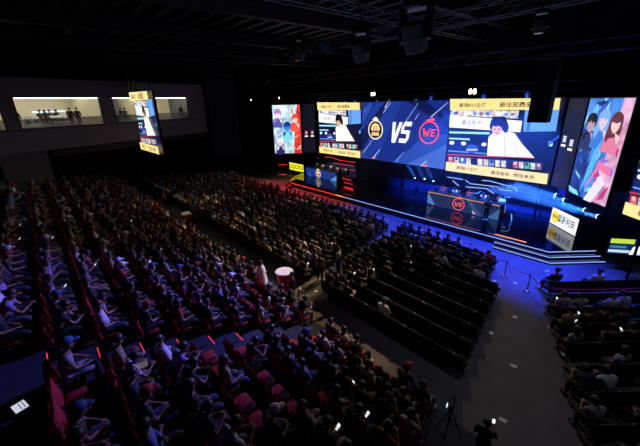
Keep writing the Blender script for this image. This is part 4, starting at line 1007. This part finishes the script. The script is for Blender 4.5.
for dist, s in vis:
    if s[0] == 'blk' and not s[6] and s[8] >= 100 and rp.random() < .3 and nf < 45:
        nf += 1; c, sn = math.cos(s[4]), math.sin(s[4]); o = MB().box((0, 0, .015), (.13, .18, .03), PAPER, rot=rotz(rp.uniform(0, 3)), bev=.008).build('gift_pack', loc=(s[1]-.26*sn, s[2]+.26*c, .497)); tag(o, 'small white pack on a black chair, '+s[5], 'gift pack', 'white packs left on chairs')
# red step lights at the aisle of the stand
PKL = emi('aisle_light_red', (255, 60, 90), 1.0)
for k in range(3, 9):
    Y = row_y(k)-.17; z = row_z(k)+.42
    if k < NR: 
        o = MB().box((0, 0, 0), (.5, .02, .022), PKL).build('step_light', loc=(AX0+.42, row_y(k)-.13, row_z(k)+.4+.0)); tag(o, 'thin glowing red step light on stand step %s up' % ordn(k+1), 'light strip', 'aisle step lights')
# kerb at foot of stand
struct('trim_5', MB().box((-23, 7.66, .06), (60, .1, .12), mat('kerb_grey', (60, 60, 64), .7)))

# ------------------------------------------------------------------ hanging gear
t = thing('speaker_array', 'tall black speaker column hanging in front of the main video wall', 'speaker', (-6.95, 23, 0))
x0, x1 = -7.4, -6.35
for i in range(9):
    MB().box(((x0+x1)/2+6.95, 0, 8.05+i*.36), (1.05, .7, .358), BLK, bev=.02).build('speaker_box', t)
MB().box((.08, 0, 11.3), (1.1, .7, .1), DK).build('fly_frame', t)
for x in (-.3, .45): MB().tube([(x, 0, 11.3), (x, 0, 14)], .02, DK, 4).build('hanging_chain', t)
t = thing('roof_duct', 'plain black hanging box above the speaker column', 'duct', (-6.9, 23.9, 0)); MB().box((0, 0, 12.6), (1.3, .8, 2.2), BLK, bev=.05).build('duct_body', t)
def moving_head(p, s, label, lens=None, tilt=0, up=13.6, name='moving_light'):
    t = thing(name, label, 'stage light', p)
    MB().box((0, 0, .62*s), (.5*s, .5*s, .22*s), BLKM, bev=.04*s).build('base_box', t)
    for q in (-1, 1): MB().box((q*.36*s, 0, .2*s), (.1*s, .24*s, .72*s), BLKM, bev=.03*s).build('yoke_arm', t)
    MB().box((0, 0, .54*s), (.82*s, .24*s, .08*s), BLKM).build('yoke_bridge', t)
    h_ = MB(); h_.lathe([(.14*s, .28*s), (.3*s, .2*s), (.3*s, -.1*s), (.25*s, -.38*s)], BLK, n=16); ho = h_.build('lamp_head', t, False)
    ho.rotation_euler = (tilt, 0, 0)
    MB().lathe([(.22*s, -.385*s), (.22*s, -.4*s)], lens or mat('dead_lens', (60, 70, 95), .1), n=16).build('lens', ho)
    if up: MB().tube([(0, 0, .7*s), (0, 0, up-p[2])], .03, DK, 5).build('hanging_rod', t)
    return t
q = onp(360.5, 50, O+hd*15, hd); moving_head(q, 1.55*.72, 'dark hanging lamp with a rim-lit top, left one of the big two under the roof', tilt=.3)
q = onp(415, 34, O+hd*13, hd); moving_head(q, 1.55*.95, 'biggest dark hanging lamp under the roof, right of centre', tilt=.3)
q = onp(299, 52, O+hd*17, hd); moving_head(q, .9, 'dark hanging lamp between two blue glints under the roof')
q = onp(540, 25, O+hd*12, hd); moving_head(q, .6, 'small dark hanging lamp near the roof beams at upper right')
WB = emi('blinder_lens', (255, 225, 150), 14)
def blinder(x, y, Y, label, two=True, s=1.0, en=700, tgt=(-10, 8, 0)):
    q = ony(x, y, Y); t = thing('blinder_light', label, 'stage light', q)
    MB().box((0, .12, 0), ((.62 if two else .34)*s, .2*s, .42*s), BLKM, bev=.03).build('housing', t)
    for i, dx in enumerate((-.15, .15) if two else (0,)):
        mb = MB(); n = 14; vv = [(dx*s+.11*s*math.cos(2*PI*k/n), -.0, .11*s*math.sin(2*PI*k/n)*1.5) for k in range(n)]; vv2 = [(v[0], .015, v[2]) for v in vv]
        mb.add(vv+vv2, [tuple(range(n)), tuple(range(2*n-1, n-1, -1))]+[(k, k+n, (k+1) % n+n, (k+1) % n) for k in range(n)], WB); o = mb.build('lamp_lens', t)
    MB().tube([(0, .12, .2*s), (0, .12, .8*s)], .02, BLKM, 5).build('clamp', t)
    return q
def spot(loc, tgt, en, color, ang, blend=.5, size=.15, name='spot'):
    l = bpy.data.lights.new(name, 'SPOT'); l.energy = en; l.color = color; l.spot_size = math.radians(ang); l.spot_blend = blend; l.shadow_soft_size = size
    o = bpy.data.objects.new(name, l); col.objects.link(o); o.location = loc; o.rotation_euler = (Vector(tgt)-Vector(loc)).to_track_quat('-Z', 'Y').to_euler(); return o
qa = blinder(472.5, 91.5, 26.0, 'bright warm twin lamp glowing above the right half of the main video wall', s=1.15)
qb = blinder(373, 94, 26.0, 'warm lamp glowing above the left feed of the main video wall', s=.9)
qc = blinder(279, 98, 26, 'small warm lamp above the left poster screen', False, .7)
qd = blinder(251, 100, 26, 'smallest warm lamp on the dark wall left of the poster screen', False, .5)
warm = (1, .78, .45)
spot(qa+Vector((0, -.3, 0)), (-9, 8, 0), 1400, warm, 75, .6, .12, 'blinder_beam')
spot(qb+Vector((0, -.3, 0)), (-19, 8, 0), 1500, warm, 85, .6, .12, 'blinder_beam')
spot(qc+Vector((0, -.3, 0)), (-32, 12, 0), 1500, warm, 80, .6, .12, 'blinder_beam')
# row of small fixtures on the stage truss
BLENS = emi('blue_lens', (120, 160, 255), 5)
for i in range(18):
    x = -32+i*1.45
    if abs(x+15.3) < .5: continue
    moving_head(Vector((x, 26.2, 9.45)), .42, 'small stage light clamped on the truss above the main wall, %s from left' % ordn(i+1), BLENS if i % 3 else None, up=9.75, name='moving_light')['group'] = 'row of lights above the main wall'

# ------------------------------------------------------------------ lighting
BLUE = (.02, .05, 1); RED = (1, .06, .08); PURP = (.2, .17, 1)
def area(loc, tgt, sx, sy, en, color, name='wash'):
    l = bpy.data.lights.new(name, 'AREA'); l.shape = 'RECTANGLE'; l.size = sx; l.size_y = sy; l.energy = en; l.color = color
    o = bpy.data.objects.new(name, l); col.objects.link(o); o.location = loc; o.rotation_euler = (Vector(tgt)-Vector(loc)).to_track_quat('-Z', 'Y').to_euler(); return o
for x in (-14, -10.5, -7, -3.6): spot((x, 21.5, 11), (x+.6, 20.0, 0), 16000, BLUE, 46, .8, .2, 'blue_wash')
spot((-19, 21.5, 11), (-18, 20.3, 0), 7000, BLUE, 42, .8, .2, 'blue_wash')
spot((-12, 20.6, 11.0), (-12, 26.9, 1.8), 1500, (1, .9, .9), 32, .6, .15, 'desk_fill')  # two white spots added so the players behind the desks show up
spot((-29, 20.6, 11.0), (-29.5, 27.5, 1.8), 3500, (1, .9, .9), 30, .6, .15, 'desk_fill')
for x in (-24, -28.5, -32.5): spot((x, 21.5, 11), (x, 20.3, 0), 6000, RED, 50, .8, .2, 'red_wash')
for x in (-12, -9, -16): spot((x, 24, 11), (x, 28.8, 2.2), 34000, (.03, .12, 1), 60, .8, .2, 'blue_back_wash')
for i, x in enumerate((-21.5, -20, -18.5, -17)): spot((x, 28.3, .6), (x-.5, 28.6, 3.3), 60, BLUE, 24, .4, .05, 'blue_uplight')
# stand wash : violet from the truss, warm onto the floor strip
spot((-9, 20.3, 11.0), (-10, 1.2, 2.8), 30000, PURP, 34, .9, .2, 'stand_wash')
spot((-18, 20.3, 11.0), (-14, 6.0, 1.5), 9000, (.3, .26, 1), 24, .9, .2, 'stand_wash')
spot((-36, 20.3, 11.0), (-34, 3, 3), 600, (1, .55, .45), 60, .7, .3, 'stand_wash')
for x, e_ in ((-8, 7000), (-14, 9000), (-21, 8000), (-29, 7000)): spot((x, 20.4, 11.0), (x-.5, 8.1, 0), e_, (1, .7, .36), 27, .7, .15, 'warm_strip_wash')
spot((-3, 10, 13), (-2.0, 13, 0), 420, (.78, .76, 1), 80, .8, .4, 'house_light')
spot((-19, 12, 13.4), (-20, 12, 0), 60, (1, .9, .75), 100, .8, .4, 'house_light')
# blue glints up on the beams
for (x, y) in ((283, 43), (310, 55), (325, 44)):
    q = onz(x, y, 14.4); spot(q+Vector((.6, .8, -1.6)), q, 160, (.1, .3, 1), 50, .5, .05, 'roof_glint')
area((-7, 10, 10.5), (-7, 10, 15), 16, 14, 220, (.55, .6, 1), 'roof_fill')  # unseen upward lamp added in mid-air to brighten the ceiling

HAZE = bpy.data.materials.new('thin_stage_haze'); HAZE.use_nodes = True; _h = HAZE.node_tree; _h.nodes.remove(_h.nodes['Principled BSDF'])
_v = _h.nodes.new('ShaderNodeVolumeScatter'); _v.inputs['Density'].default_value = .35; _v.inputs['Anisotropy'].default_value = .1; _h.links.new(_v.outputs[0], _h.nodes['Material Output'].inputs['Volume'])
BL2 = emi('beam_lens', (160, 200, 255), 12)
def beam(p, q, label, color, r1=.32, en=500, rad=.07, lens=BL2, spr=5):
    p, q = Vector(p), Vector(q); L = (q-p).length; d = (q-p).normalized()
    t = thing('beam_light', label, 'stage light', p)
    R_ = d.to_track_quat('Y', 'Z').to_matrix()
    MB().box(R_ @ Vector((0, -.2, 0)), (.3, .35, .3), BLKM, rot=R_, bev=.05).build('lamp_head', t)
    MB().ell(R_ @ Vector((0, -.02, 0)), (rad*1.4, .04, rad*1.4), lens, 12, 8, R_).build('lens', t)
    MB().tube([(0, 0, -.1), (0, 0, -.5)], .03, BLKM, 5).build('stand', t)
    h = MB().tube([p+d*.08, q], rad*1.3, HAZE, 12, r1*1.1).build('haze'); tag(h, 'shaft of lit haze from the '+label, 'haze', kind='stuff')
    a_ = area(p+d*.1, q, .22, .22, en, color, 'beam_source'); a_.data.shape = 'DISK'; a_.data.spread = math.radians(spr)
def onw(x, y, off=0): return onp(x, y, Vector((-4.2, 25.2, 0))+Vector((-.69, -.72, 0))*0, Vector((.72, .69, 0)))
for i, (x, y, x2, y2) in enumerate(((555, 195, 514, 184), (563.6, 200, 508, 186), (584, 210, 500, 187), (597, 216.5, 490, 189))):
    beam(onw(x, y), ony(x2, y2, 27.5), ['highest', 'second highest', 'second lowest', 'lowest'][i]+' of four blue beam lamps in a slanting row below the poster screen', (.02, .16, 1), .24, 34, .1)
for i, (x, y, x2, y2) in enumerate(((415, 178, 408, 165), (424.5, 179, 418, 166.5), (433.5, 181, 427, 168))):
    beam(ony(x, y, 28.2), ony(x2, y2, 28.0), ['left', 'middle', 'right'][i]+' of three upright blue beam lamps left of the grey-blue desk', (.02, .16, 1), .2, 14, .06)
beam(ony(318, 158, 27), ony(301, 139, 25.5), 'thin red beam lamp between the left poster and the main wall', (1, .05, .2), .1, 5, .03, LEDR)
spot((-9, 16, 11.5), (_x, 7.3, 1.2), 1800, (.55, .55, 1), 14, .6, .1, 'cape_fill')  # narrow fill spot added to brighten the caped figure
w = bpy.data.worlds.new('hall_air'); scn.world = w; w.use_nodes = True
bg = w.node_tree.nodes['Background']; bg.inputs['Color'].default_value = (.25, .28, .4, 1); bg.inputs['Strength'].default_value = .004
